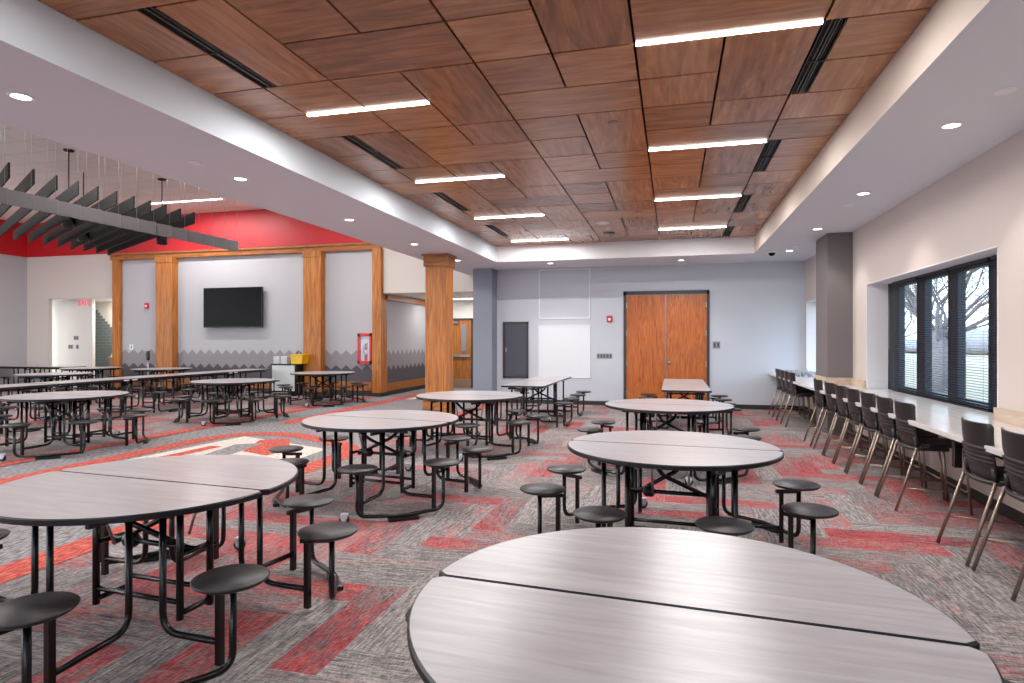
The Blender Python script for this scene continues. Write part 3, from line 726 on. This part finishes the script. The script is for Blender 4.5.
ROUND = [(0.0, 1.85, -4, 'large round split-top table nearest the camera, cropped by the photo bottom'),
         (-0.01, 4.69, -4, 'round table with eight stools, second back in the column before the oak doors'),
         (-0.05, 7.72, -6, 'round table third back in the column before the oak doors'),
         (-2.79, 2.80, -4, 'round table in the left foreground, cut off by the left edge of the photo'),
         (-2.80, 5.60, -8, 'round table right behind the left foreground table'),
         (-2.80, 8.35, -6, 'round table in front of the free-standing oak column'),
         (-8.40, 6.92, -6, 'round table across the path at the left edge, before the row of long tables'),
         (-8.28, 10.22, -6, 'round table across the path, in line below the wall television'),
         (-8.28, 13.40, -6, 'round table by the oak pilaster and fire extinguisher cabinet'),
         (-14.1, 11.3, -6, 'round table left of the main row of long tables, midway to the timber wall'),
         (-13.8, 14.15, -6, 'round table in front of the oak pilaster left of the television'),
         (-16.2, 14.1, -6, 'round table before the recessed opening with the exit sign')]
def colour_repeat(src, spots, group, kx):
    for k, (x, y, a, lab) in enumerate(spots):
        o = src if k == 0 else copy_tree(src)
        o.location = (x, y, 0); o.rotation_euler = (0, 0, R(a)); tag(o, lab, 'table', group)
colour_repeat(rt, ROUND, 'round cafeteria tables', 8)
ltb = make_long_table()
LONG = [(-2.50, 11.75, 0, 'rectangular stool table standing before the grey access panel'),
        (0.21, 11.45, 0, 'rectangular stool table standing in front of the oak double doors'),
        (-11.08, 7.15, 0, 'long table of the leftmost row, the one nearest the camera'),
        (-11.08, 10.18, 0, 'long table in the middle of the row that leads to the white cart'),
        (-11.08, 13.21, 0, 'long table at the far end of the row, beside the white cart'),
        (-18.82, 14.55, 90, 'long table in the far left corner of the room')]
colour_repeat(ltb, LONG, 'long cafeteria tables', 3)

# ================================================================== BAR STOOLS
def make_stool():
    root = empty('bar_chair', label='x', category='chair')
    P_ = M['chair_plastic']; L = M['chair_leg']
    def backx(z, y):     # shell surface, curved and leaning back
        t = (z - .56) / .40
        return -.205 - .075 * t + 0.05 * (y / .21) ** 2 * (0.6 + .4 * t) - .012 * math.sin(PI * t)
    mb = MB(); bm = mb.bm; nu, nv = 12, 44; k = mb.mi(P_); F = []; Bk = []
    for j in range(nv + 1):
        z = .565 + .395 * j / nv; fr = []; bk = []
        t = j / nv; hw = .215 + .018 * t - .02 * max(0, (t - .93) / .07) ** 2
        rib = 0.0
        for rz in (.66, .69, .72, .75, .78):
            rib = max(rib, 1 - abs(z - rz) / .011)
        rib = max(0, rib)
        for i in range(nu + 1):
            y = hw * (2 * i / nu - 1); inr = 1 if 0 < i < nu else 0
            x = backx(z, y); fr.append(bm.verts.new((x + .007, y, z))); bk.append(bm.verts.new((x - .006 - .016 * rib * inr, y, z)))
        F.append(fr); Bk.append(bk)
    fs = []
    for j in range(nv):
        for i in range(nu):
            fs.append(bm.faces.new([F[j][i], F[j][i + 1], F[j + 1][i + 1], F[j + 1][i]])); fs.append(bm.faces.new([Bk[j][i + 1], Bk[j][i], Bk[j + 1][i], Bk[j + 1][i + 1]]))
        for i in (0, nu): fs.append(bm.faces.new([F[j][i], F[j + 1][i], Bk[j + 1][i], Bk[j][i]]))
    for j in (0, nv):
        for i in range(nu): fs.append(bm.faces.new([F[j][i], F[j][i + 1], Bk[j][i + 1], Bk[j][i]]))
    for f in fs: f.material_index = k; f.smooth = True
    mb.build('backrest', root)
    mb = MB(); pts = []     # seat shell
    for a in range(24):
        an = 2 * PI * a / 24; c_, s2 = math.cos(an), math.sin(an)
        pts.append((.005 + .215 * math.copysign(abs(c_) ** .6, c_), .22 * math.copysign(abs(s2) ** .6, s2), .575))
    mb.prism(pts, (0, 0, .03), P_); mb.build('seat', root)
    mb = MB()      # U-shaped carrier joining seat and back
    mb.tube([(.05, -.225, .56), (-.20, -.225, .56), (-.235, -.1, .555), (-.235, .1, .555), (-.20, .225, .56), (.05, .225, .56)], .016, P_, 8, .05)
    for s_ in (-1, 1): mb.tube([(-.19, s_ * .215, .55), (-.205, s_ * .205, .66)], .016, P_, 6)
    mb.build('seat_carrier', root)
    for s_ in (-1, 1):
        MB().tube([(-.20, s_ * .235, .57), (-.375, s_ * .25, .004)], .0125, L, 8).build('leg', root)
        MB().tube([(.17, s_ * .215, .57), (.22, s_ * .235, .004)], .0125, L, 8).build('leg', root)
    mb = MB(); mb.tube([(.205, -.228, .19), (.205, .228, .19)], .009, L, 8)
    for s_ in (-1, 1): mb.tube([(-.315, s_ * .244, .21), (.203, s_ * .228, .19)], .007, L, 6)
    mb.build('footrest', root)
    return root
s0 = make_stool()
ys = [4.46, 5.03, 6.43, 6.97, 7.52, 8.09, 8.63, 9.20, 9.88, 11.93, 12.42, 12.91, 13.40]
ords = ['cut by the right edge of the photo', 'second from the right edge of the photo', 'nearest of the seven in the middle run', 'second nearest of the seven in the middle run', 'third nearest of the seven in the middle run', 'fourth of the seven in the middle run', 'third farthest of the seven in the middle run', 'second farthest of the seven in the middle run', 'farthest of the seven in the middle run', 'nearest of the four beyond the taupe column', 'second nearest of the four beyond the taupe column', 'third nearest of the four beyond the taupe column', 'farthest of all, beside the back wall']
for k, y in enumerate(ys):
    o = s0 if k == 0 else copy_tree(s0)
    o.location = (2.30, y, 0); o.rotation_euler = (0, 0, R(random.uniform(-1.5, 1.5)))
    tag(o, 'black bar chair at the window counter, ' + ords[k], 'chair', 'bar chairs along the window counter')

# ================================================================== CEILING FITTINGS
def lin_light(x0, x1, y, z, label, parent_power=LIN, w_=0.03):
    r = empty('linear_light', (0.5 * (x0 + x1), y, z), 0, label, 'ceiling light', 'linear lights in the ceiling')
    L = (x1 - x0) / 2
    MB().box(-L, L, -w_ / 2, w_ / 2, -.014, -.003, M['lamp']).build('diffuser', r)
    MB().box(-L, L, -w_ / 2, w_ / 2, -.003, .05, M['white']).build('housing', r)
    area('linear_lamp', (0.5 * (x0 + x1), y, z - .03), x1 - x0, .04, parent_power * (x1 - x0) / 1.22, color=(1, .98, .96))
vis = {0: 'nearest', 1: 'second nearest', 2: 'third nearest', 3: 'farthest'}
for k in range(-2, 4):
    y = 4.40 + 2.48 * k
    nm = vis.get(k, 'behind the camera')
    if k >= 0: lin_light(-.25, .95, y, ZW, 'bright linear light in the right row of the wood ceiling, ' + nm)
    else: area('linear_lamp', (.35, y, ZW - .03), 1.2, .04, LIN * .3, color=(1, .98, .96))
    y2 = y + .62
    if k >= 0: lin_light(-3.26, -2.06, y2, ZW, 'bright linear light in the left row of the wood ceiling, ' + nm)
    else: area('linear_lamp', (-2.66, y2, ZW - .03), 1.2, .04, LIN * .3, color=(1, .98, .96))
lin_light(-14.2, -11.7, 14.0, ZL, 'linear light on the high left ceiling above the baffles', LIN * 1.3, .05)
for (x, y) in ((-9, 2), (-9, 7.5), (-14, 2), (-14, 7.5), (-18.5, 4), (-18.5, 10), (-8.0, 12.5)):  # extra lamps added out of view, without fixtures, to light the left room
    area('linear_lamp', (x, y, ZL - .03), 2.5, .05, LIN * 3.0, color=(1, .96, .92))
lin_light(-7.3, -5.0, 18.0, 2.83, 'linear light in the corridor beyond the oak column', 16)
area('recess_lamp', (-17.6, 16.6, 2.85), 1.2, .3, 40, color=(1, .97, .92))
def vent(x0, y0, y1, label):
    r = empty('slot_diffuser', (x0, (y0 + y1) / 2, ZW), 0, label, 'air vent', 'slot vents in the wood ceiling')
    L = (y1 - y0) / 2
    mb = MB(); mb.box(0, .13, -L, L, .025, .035, M['gap']); mb.box(0, .006, -L, L, -.003, .03, M['vent']); mb.box(.124, .13, -L, L, -.003, .03, M['vent'])
    mb.box(0, .13, -.006, .006, -.003, .03, M['vent']); mb.box(.06, .072, -L, L, -.002, .03, M['vent']); mb.build('vent_frame', r)
    mb = MB()
    for x in (.022, .042, .088, .106): mb.box(x, x + .003, -L, L, .004, .022, M['steel' if x in (.042, .088) else 'vent'])
    mb.build('vent_blades', r)
for k, lab in ((-1, 'nearest'), (0, 'second'), (1, 'third'), (2, 'farthest')):
    y = yj(4 * k + 2); vent(-3.265, y, y + 1.24, 'black slot vent along the left side of the wood ceiling, ' + lab + ' from the camera')
for k, lab in ((0, 'nearest'), (1, 'second'), (2, 'third'), (3, 'farthest')):
    y = yj(4 * k); vent(.968, y, min(y + 1.24, CY1 - .02), 'black slot vent along the right side of the wood ceiling, ' + lab + ' from the camera')
def downlight(x, y, label, power=DOWN, on=True):
    r = empty('downlight', (x, y, ZS), 0, label, 'downlight', 'recessed downlights in the soffit')
    MB().lathe([(.062, .0), (.085, .0), (.085, -.005), (.062, -.007), (.062, 0)], M['white'], 24).build('trim_ring', r)
    MB().lathe([(0, -.003), (.062, -.003), (.062, -.0005), (0, -.0005)], M['lamp_down'], 24).build('lens', r)
    l = bpy.data.lights.new('downlight_lamp', 'SPOT'); l.energy = power; l.spot_size = R(100); l.spot_blend = .5; l.shadow_soft_size = .05; l.color = (1, .95, .89)
    o = bpy.data.objects.new('downlight_lamp', l); COL.objects.link(o); o.location = (x, y, ZS - .03)
nn = ('nearest the camera', 'second from the camera', 'third from the camera', 'fourth from the camera', 'farthest from the camera')
for k in range(5): downlight(-4.51, 3.37 + 2.31 * k, 'round downlight in the left soffit, ' + nn[k])
for k in range(4): downlight(2.19, 5.73 + 2.38 * k, 'round downlight in the soffit above the window counter, ' + nn[k] if k < 3 else 'round downlight in the soffit above the window counter, farthest from the camera')
downlight(.18, 13.8, 'round downlight in the far soffit in front of the double doors')
downlight(-2.66, 13.6, 'round downlight in the far soffit in front of the whiteboard panels')
for (x, y) in ((2.2, 3.35), (2.2, .97), (-4.5, 1.0)):
    l = bpy.data.lights.new('downlight_lamp', 'SPOT'); l.energy = DOWN; l.spot_size = R(100); l.spot_blend = .5; l.shadow_soft_size = .05; l.color = (1, .95, .89)
    o = bpy.data.objects.new('downlight_lamp', l); COL.objects.link(o); o.location = (x, y, ZS - .03)
def disc(name, x, y, z, r_, label, cat, m='white', group=None, dp=.012):
    o = MB().lathe([(0, -dp), (r_ * .85, -dp), (r_, -dp * .5), (r_, 0), (0, 0)], M[m], 24).build(name, loc=(x, y, z)); tag(o, label, cat, group); return o
for (x, y, lab) in ((2.25, 5.03, 'blank white cover in the right soffit beside the nearest downlight'), (2.18, 8.72, 'small cover in the right soffit behind the second downlight'), (2.18, 12.28, 'small cover in the right soffit near the security camera'), (-4.53, 5.05, 'small cover in the left soffit between the two nearest downlights')):
    disc('cover_plate', x, y, ZS, .07, lab, 'cover plate')
disc('ceiling_speaker', -1.19, 10.92, ZW, .14, 'round white speaker in the wood ceiling', 'speaker')
disc('ceiling_sensor', -1.16, 11.45, ZW, .06, 'small white sensor between the ceiling speaker and the black disc', 'sensor')
disc('ceiling_detector', -1.19, 12.0, ZW, .12, 'black disc in the wood ceiling behind the speaker', 'detector', 'vent')
disc('ceiling_sensor', -.55, 5.94, ZW, .05, 'small bronze disc in the wood ceiling between the nearest two right lights', 'sensor', 'brown')
disc('ceiling_sensor', -.53, 10.2, ZW, .045, 'small bronze disc in the wood ceiling toward the far wall', 'sensor', 'brown')
sc_ = empty('security_camera', (1.88, 12.92, ZS), 0, 'dome security camera on the far right soffit', 'security camera')
MB().lathe([(0, -.03), (.085, -.03), (.095, 0), (0, 0)], M['white'], 24).build('camera_base', sc_)
MB().lathe([(0, -.09), (.03, -.085), (.055, -.065), (.065, -.03), (0, -.03)], M['screen'], 20).build('dome', sc_)

# ================================================================== BAFFLES AND PENDANTS
BD = Vector((-5.7, 3.2, 0)).normalized(); ordn = ['first', 'second', 'third', 'fourth', 'fifth', 'sixth', 'seventh', 'eighth', 'ninth', 'tenth', 'eleventh', 'twelfth', 'thirteenth', 'fourteenth', 'fifteenth', 'sixteenth', 'seventeenth', 'eighteenth', 'nineteenth', 'twentieth']
def baffle(p, d, L, z0, z1, m, th, label, group):
    d = Vector(d).normalized(); r = empty('acoustic_baffle', (p[0], p[1], z0), math.atan2(d.y, d.x), label, 'acoustic baffle', group)
    MB().box(0, L, -th / 2, th / 2, 0, z1 - z0, M[m], .002).build('felt_panel', r)
    mb = MB()
    for f_ in ((.12, .88) if L > 1 else (.94,)): mb.tube([(L * f_, 0, z1 - z0), (L * f_, 0, ZL - z0)], .002, M['steel'], 4)
    mb.build('suspension_cable', r)
    if L < 1: MB().box(L, L + .006, -th / 2 - .002, th / 2 + .002, -.008, z1 - z0 + .004, M['plate']).build('end_clip', r)
for k in range(16):
    y = 10.07 - .347 * k
    baffle((-9.05, y), BD, 6.4, 3.82, 4.04, 'felt_dark', .024, 'long dark felt baffle hanging crosswise, %s counted from the television wall' % ordn[k], 'long dark baffles')
for k in range(14):
    y = 11.15 - .36 * k
    baffle((-8.975, y - .39), (.13, 1, 0), .40, 3.42, 3.635, 'felt_grey', .022, 'short grey felt board in the front row of baffles, %s counted from the television wall' % ordn[k], 'short grey baffle boards')
for (u, x, y, lab) in ((0, -11.68, 9.66, 'left'), (1, -11.65, 11.95, 'right')):
    r = empty('pendant_light', (x, y, ZL), 0, 'black cylinder pendant light on a rod, the %s of two whose rods show' % lab, 'pendant light', 'black pendants among the baffles')
    MB().lathe([(0, -.03), (.09, -.03), (.1, 0), (0, 0)], M['black'], 20).build('canopy', r)
    MB().tube([(0, 0, -.02), (0, 0, -1.2)], .012, M['black'], 8).build('rod', r)
    MB().lathe([(0, -1.2), (.10, -1.2), (.115, -1.22), (.115, -1.54), (.10, -1.54), (.09, -1.50), (0, -1.50)], M['black'], 24).build('shade', r)
r = empty('pendant_light', (-12.9, 11.02, ZL), 0, 'black cylinder pendant hanging between the two with visible rods', 'pendant light', 'black pendants among the baffles')
MB().tube([(0, 0, 0), (0, 0, -1.2)], .012, M['black'], 8).build('rod', r)
MB().lathe([(0, -1.2), (.10, -1.2), (.115, -1.22), (.115, -1.56), (.10, -1.56), (.09, -1.52), (0, -1.52)], M['black'], 24).build('shade', r)

# ================================================================== WALL FITTINGS
tv = empty('television', (-12.43, YT - .10, 2.50), 0, 'large black flat television on the grey wall', 'television')
MB().box(-1.0, 1.0, -.04, .03, -.585, .585, M['black'], .006).build('casing', tv)
MB().box(-.985, .985, -.043, -.040, -.565, .572, M['screen']).build('screen', tv)
MB().box(-.4, .4, .03, .098, -.25, .25, M['black']).build('wall_bracket', tv)
ec = empty('extinguisher_cabinet', (-8.2, YT, 1.31), 0, 'red-framed fire extinguisher cabinet beside the corner post', 'fire extinguisher cabinet')
mb = MB()
mb.box(-.21, -.15, -.10, -.006, -.42, .42, M['red_plastic']); mb.box(.15, .21, -.10, -.006, -.42, .42, M['red_plastic']); mb.box(-.21, .21, -.10, -.006, .34, .42, M['red_plastic']); mb.box(-.21, .21, -.10, -.006, -.42, -.34, M['red_plastic'])
mb.box(-.2, .2, -.02, -.006, -.4, .4, M['white']); mb.build('cabinet_box', ec)
MB().box(-.15, .15, -.097, -.093, -.34, .34, M['glass']).build('cabinet_pane', ec)
ex = empty('fire_extinguisher', (-8.18, YT - .055, 1.31 - .335), 0, 'red fire extinguisher inside the red-framed wall cabinet', 'fire extinguisher')
mb = MB(); mb.lathe([(0, 0), (.032, 0), (.035, .01), (.035, .36), (.026, .40), (.012, .42), (0, .42)], M['red_plastic'], 18); mb.build('cylinder', ex)
mb = MB(); mb.lathe([(.0355, .17), (.0358, .17), (.0358, .29), (.0355, .29)], M['clear_white'], 18); mb.build('paper_label', ex)
mb = MB(); mb.box(-.012, .012, -.012, .012, .42, .46, M['black']); mb.box(-.015, .06, -.008, .008, .47, .482, M['black']); mb.box(-.015, .05, -.008, .008, .44, .452, M['black']); mb.tube([(-.01, 0, .44), (-.06, 0, .42), (-.06, 0, .2)], .008, M['black'], 6, .02); mb.build('valve_handle', ex)
def alarm(x, y, z, label, w_=.13, h_=.15):
    r = empty('fire_alarm', (x, y, z), 0, label, 'fire alarm', 'red wall alarms')
    MB().box(-w_ / 2, w_ / 2, -.045, 0, -h_ / 2, h_ / 2, M['red_plastic'], .006).build('alarm_body', r)
    MB().box(-.03, .03, -.065, -.045, -.04, .015, M['clear_white'], .006).build('strobe_lens', r)
alarm(-1.435, YB, 2.04, 'red fire alarm strobe on the back wall beside the oak doors')
alarm(-15.6, YT - 0.0, 2.6, 'red fire alarm on the strip of wall left of the oak pilaster', .14, .18)
def plate(name, x, y, z, w_, h_, label, cat, n=1, m='plate', axis='y'):
    r = empty(name, (x, y, z), 0, label, cat)
    MB().box(-w_ / 2, w_ / 2, -.008, 0, -h_ / 2, h_ / 2, M[m], .002).build('cover', r)
    for k in range(n):
        cx = (k - (n - 1) / 2) * w_ / n; MB().box(cx - .018, cx + .018, -.011, -.008, -h_ * .3, h_ * .3, M['plate_dark']).build('socket', r)
plate('outlet_strip', -1.555, YB, 1.165, .36, .12, 'grey outlet plate on the back wall between whiteboard and doors', 'outlet', 5)
plate('light_switch', .96, YB, 1.43, .16, .16, 'square grey switch plate right of the oak doors', 'light switch', 2)
for (x, z, w_, n, lab) in ((-18.97, 1.62, .2, 2, 'grey plate on the recess wall, the upper of three'), (-19.2, 1.33, .2, 2, 'grey plate on the recess wall, lower left of three'), (-18.92, 1.33, .11, 1, 'small grey plate on the recess wall, lower right of three')):
    plate('wall_plate', x, 15.95, z, w_, .13, lab, 'wall plate', n)
plate('thermostat', -16.2, YT - 0.0, 1.33, .14, .16, 'small white thermostat at the top of the zigzag band', 'thermostat', 1, 'clear_white')
xs_ = empty('exit_sign', (-18.6, 15.93, 2.76), 0, 'red lettered exit sign high on the recess wall', 'exit sign')
MB().box(-.19, .19, -.02, .02, -.12, .12, M['exit_white'], .004).build('sign_box', xs_)
tcv = bpy.data.curves.new('lettering', 'FONT'); tcv.body = 'EXIT'; tcv.size = .23; tcv.extrude = .003; tcv.align_x = 'CENTER'; tcv.align_y = 'CENTER'
tob = bpy.data.objects.new('t', tcv); COL.objects.link(tob); dg = bpy.context.evaluated_depsgraph_get()
tme = bpy.data.meshes.new_from_object(tob.evaluated_get(dg)); bpy.data.objects.remove(tob)
lo = bpy.data.objects.new('lettering', tme); COL.objects.link(lo); lo.parent = xs_; lo.location = (0, -.024, 0); lo.rotation_euler = (R(90), 0, 0)
tme.materials.clear(); tme.materials.append(M['exit_red']); lo['label'] = 'red letters EXIT'
# access panel (small dark door in the wall)
ap = empty('access_panel', (-3.72, YB, 1.30), 0, 'dark grey wall access panel left of the whiteboard', 'access panel')
mb = MB(); W_, H_ = .32, .69
mb.box(-W_, -W_ + .045, -.03, 0, -H_, H_, M['frame_dark']); mb.box(W_ - .045, W_, -.03, 0, -H_, H_, M['frame_dark']); mb.box(-W_, W_, -.03, 0, H_ - .05, H_, M['frame_dark']); mb.box(-W_, W_, -.03, 0, -H_, -H_ + .05, M['frame_dark']); mb.build('panel_frame', ap)
pd = MB().box(-W_ + .05, W_ - .05, -.022, -.004, -H_ + .055, H_ - .055, mat('slate_grey_panel', (72, 76, 88), .45), .003).build('panel_door', ap)
MB().box(-W_ + .07, -W_ + .095, -.035, -.022, -.05, .05, M['steel'], .003).build('latch', pd)
# white framed panels on the back wall
def framed(name, x0, x1, z0, z1, face, label, cat):
    cx, cz = (x0 + x1) / 2, (z0 + z1) / 2; a, b = (x1 - x0) / 2, (z1 - z0) / 2
    r = empty(name, (cx, YB, cz), 0, label, cat); t = .032
    mb = MB(); mb.box(-a, -a + t, -.022, 0, -b, b, M['board']); mb.box(a - t, a, -.022, 0, -b, b, M['white']); mb.box(-a, a, -.016, 0, b - t, b, M['white']); mb.box(-a, a, -.016, 0, -b, -b + t, M['white']); mb.build('panel_frame', r)
    MB().box(-a + t, a - t, -.006, -.001, -b + t, b - t, M[face]).build('panel_face', r)
framed('wall_panel', -3.14, -1.89, 2.05, 3.26, 'wall_grey', 'white framed square panel high on the back wall', 'wall panel')
framed('whiteboard', -3.15, -1.89, .63, 1.9, 'board', 'glossy whiteboard below the framed panel on the back wall', 'whiteboard')

# ================================================================== LEFT-SIDE OBJECTS
ca = empty('service_cart', (-10.34, 15.10, 0), R(0), 'white fronted service cart with black frame beside the oak pilaster', 'cart')
mb = MB(); mb.box(-.45, .33, -.22, .22, .10, .86, M['black'], .01); mb.build('cart_body', ca)
MB().box(-.44, .27, -.232, -.22, .14, .85, M['cart_white'], .004).build('front_panel', ca, label='pale front panel')
MB().box(-.47, .35, -.25, .25, .86, .89, M['black'], .01).build('cart_top', ca)
for x in (-.38, .26):
    for y in (-.2, .2): MB().lathe([(0, -.015), (.045, -.015), (.05, 0), (.045, .015), (0, .015)], M['black'], 14, (x, y, .05), Matrix.Rotation(R(90), 4, 'X')).build('wheel', ca)
for k, (dx, lab) in enumerate(((-.33, 'left'), (-.10, 'right'))):
    o = empty('tray_stack', (-10.34 + dx, 15.05, .89), 0, 'pale ridged stack of trays on the cart, the %s one' % lab, 'tray stack', 'tray stacks on the cart')
    mb = MB()
    for q in range(7): mb.box(-.10 + .004 * (q % 2), .10 - .004 * (q % 2), -.14, .14, .03 * q, .03 * q + .024, M['cart_white'], .003)
    mb.build('trays', o)
yb = empty('yellow_bin', (-10.02, 15.05, .89), 0, 'yellow plastic tub with black handle on the cart', 'tub')
mb = MB(); mb.prism([(-.17, -.15, 0), (.15, -.15, 0), (.19, -.15, .24), (-.19, -.15, .24)], (0, .3, 0), M['yellow']); mb.build('tub_body', yb)
MB().box(-.2, .2, -.165, .165, .235, .26, M['yellow'], .006).build('tub_rim', yb)
MB().tube([(-.10, 0, .25), (-.08, 0, .33), (.02, 0, .33), (.06, 0, .25)], .012, M['black'], 6, .03).build('tub_handle', yb)
pl = empty('black_handled_pole', (-15.25, 15.12, 0), 0, 'thin pole with a black grip standing by the oak pilaster', 'pole')
MB().tube([(0, 0, 0), (0, 0, 1.0)], .015, M['steel'], 8).build('shaft', pl)
MB().box(-.05, .05, -.03, .03, .95, 1.22, M['black'], .02).build('grip', pl); MB().lathe([(0, 0), (.12, 0), (.12, .02), (.02, .04), (0, .04)], M['black'], 16).build('foot', pl)
dk = empty('reception_desk', (-17.9, 16.6, 0), 0, 'brown counter in the recess below the tiled triangle', 'desk')
MB().box(-.45, .8, -.0, .3, 0, .95, M['brown'], .01).build('desk_body', dk); MB().box(-.49, .84, -.03, .33, .95, .99, M['ledge'], .005).build('desk_top', dk)
pt = empty('potted_plant', (-18.72, 16.32, 0), 0, 'dark leafy plant beside the brown counter in the recess', 'plant')
MB().lathe([(0, 0), (.13, 0), (.17, .5), (.15, .5), (.14, .46), (0, .46)], M['dark_grey'], 18).build('pot', pt)
mb = MB(); rr = random.Random(3)
for k in range(46):
    a = rr.uniform(0, 2 * PI); e_ = rr.uniform(.3, 1.3); L = rr.uniform(.18, .30); d = Vector((math.cos(a) * math.cos(e_), math.sin(a) * math.cos(e_), math.sin(e_)))
    p0 = Vector((0, 0, .46)); p1 = p0 + d * L * .6; p2 = p0 + d * L + Vector((0, 0, -.08)); s_ = Vector((-math.sin(a), math.cos(a), 0)) * .035
    mb.quad([p0, p1 - s_, p2, p1 + s_], M['leaf'])
mb.build('foliage', pt)
wb = empty('white_cone', (-18.22, 16.75, .99), 0, 'white tapered object standing on the brown counter', 'ornament')
MB().lathe([(0, 0), (.16, 0), (.14, .05), (.06, .28), (.02, .36), (0, .37)], M['clear_white'], 20).build('cone_shell', wb)

# clear cups at the far end of the counter
M['clear'] = mat('clear_plastic', (214, 220, 228), .15); M['clear'].node_tree.nodes['Principled BSDF'].inputs['Transmission Weight'].default_value = .6
cup0 = MB().lathe([(0, 0), (.028, 0), (.042, .10), (.040, .10), (.027, .004), (0, .004)], M['clear'], 14).build('plastic_cup')
spots = [(2.42, 13.25), (2.52, 13.33), (2.33, 13.4), (2.60, 13.22), (2.45, 13.5), (2.68, 13.4), (2.3, 13.62), (2.56, 13.62), (2.40, 13.8), (2.66, 13.78), (2.70, 13.12), (2.34, 14.0), (2.52, 13.98)]
for k, (x, y) in enumerate(spots):
    o = cup0 if k == 0 else cup0.copy()
    if k: COL.objects.link(o)
    o.location = (x, y, .813); tag(o, 'clear plastic cup in the cluster at the far end of the counter', 'cup', 'clear cups on the counter')

# ================================================================== OUTSIDE
mb = MB(); mb.quad([(3.25, -3.5, -.15), (90, -3.5, -.15), (90, 120, -.15), (3.25, 120, -.15)], M['grass']); mb.quad([(-60, -70, -.15), (90, -70, -.15), (90, -3.5, -.15), (-60, -3.5, -.15)], M['bounce_paving']); mb.quad([(-60, -3.5, -.15), (-20.6, -3.5, -.15), (-20.6, 60, -.15), (-60, 60, -.15)], M['bounce_paving'])
mb.build('lawn', kind='structure', label='dry winter lawn outside the window, plus unseen bounce paving')
mb = MB(); mb.quad([(15, -10, -.14), (21, -10, -.14), (32, 120, -.14), (24, 120, -.14)], M['asphalt']); mb.build('road', kind='structure', label='pale road across the lawn')
def tree(x, y, h, r0, seed, label, depth=6, lean=0):
    rr = random.Random(seed); mb = MB(); tr = empty('bare_tree', (x, y, -.15), 0, label, 'tree', 'bare trees outside the window')
    MB().tube([(0, 0, 0), (0.02, 0, h * .12), (lean * .1, 0, h * .24)], r0 * 1.25, M['bark'], 12, 0, r_end=r0).build('trunk', tr)
    def grow(p, d, L, r, k):
        n = 3; pts = [p]; q = p.copy(); dd = d.copy()
        for _ in range(n):
            dd = (dd + Vector((rr.uniform(-.13, .13), rr.uniform(-.13, .13), rr.uniform(-.04, .12)))).normalized(); q = q + dd * L / n; pts.append(q.copy())
        mb.tube(pts, r, M['bark'], 6 if k > 4 else 4 if k > 2 else 3, 0, r_end=r * .6)
        if k == 0: return
        for c in range(3):
            ax = Vector((rr.uniform(-1, 1), rr.uniform(-1, 1), rr.uniform(-.3, .5))).normalized()
            nd = (dd + ax * .62).normalized(); grow(pts[-1] if c == 0 else pts[rr.choice((1, 2, 3))], nd, L * rr.uniform(.66, .84), r * (.62 if c == 0 else .5), k - 1)
    for a in range(10):
        an = 2 * PI * a / 10 + rr.uniform(-.3, .3); e_ = rr.uniform(.45, 1.25)
        grow(Vector((lean * .1, 0, h * rr.uniform(.16, .235))), Vector((math.cos(an) * math.cos(e_), math.sin(an) * math.cos(e_), math.sin(e_))), h * .2, r0 * .32, depth - 1)
    mb.build('branches', tr)
tree(8.3, 22.6, 8.5, .25, 5, 'big bare tree whose trunk shows through the middle pane', 7)
tree(11.2, 36.0, 8.0, .15, 8, 'thinner bare tree showing through the left pane', 5)
tree(19.0, 40.0, 9.0, .2, 12, 'bare tree farther off behind the right pane', 5)
mb = MB(); rr = random.Random(4)
for k in range(60):
    x = 20 + k * 1.0; y = 118 - k * 1.9 if k > 8 else 118; h_ = rr.uniform(1.6, 3.6)
    mb.lathe([(0, 0), (2.2, .2), (2.8, h_ * .5), (1.8, h_ * .85), (0, h_)], M['far_trees'], 9, (x, y, -.15))
tag(mb.build('tree_line'), 'hazy line of bare trees on the horizon', 'trees', None, 'stuff')
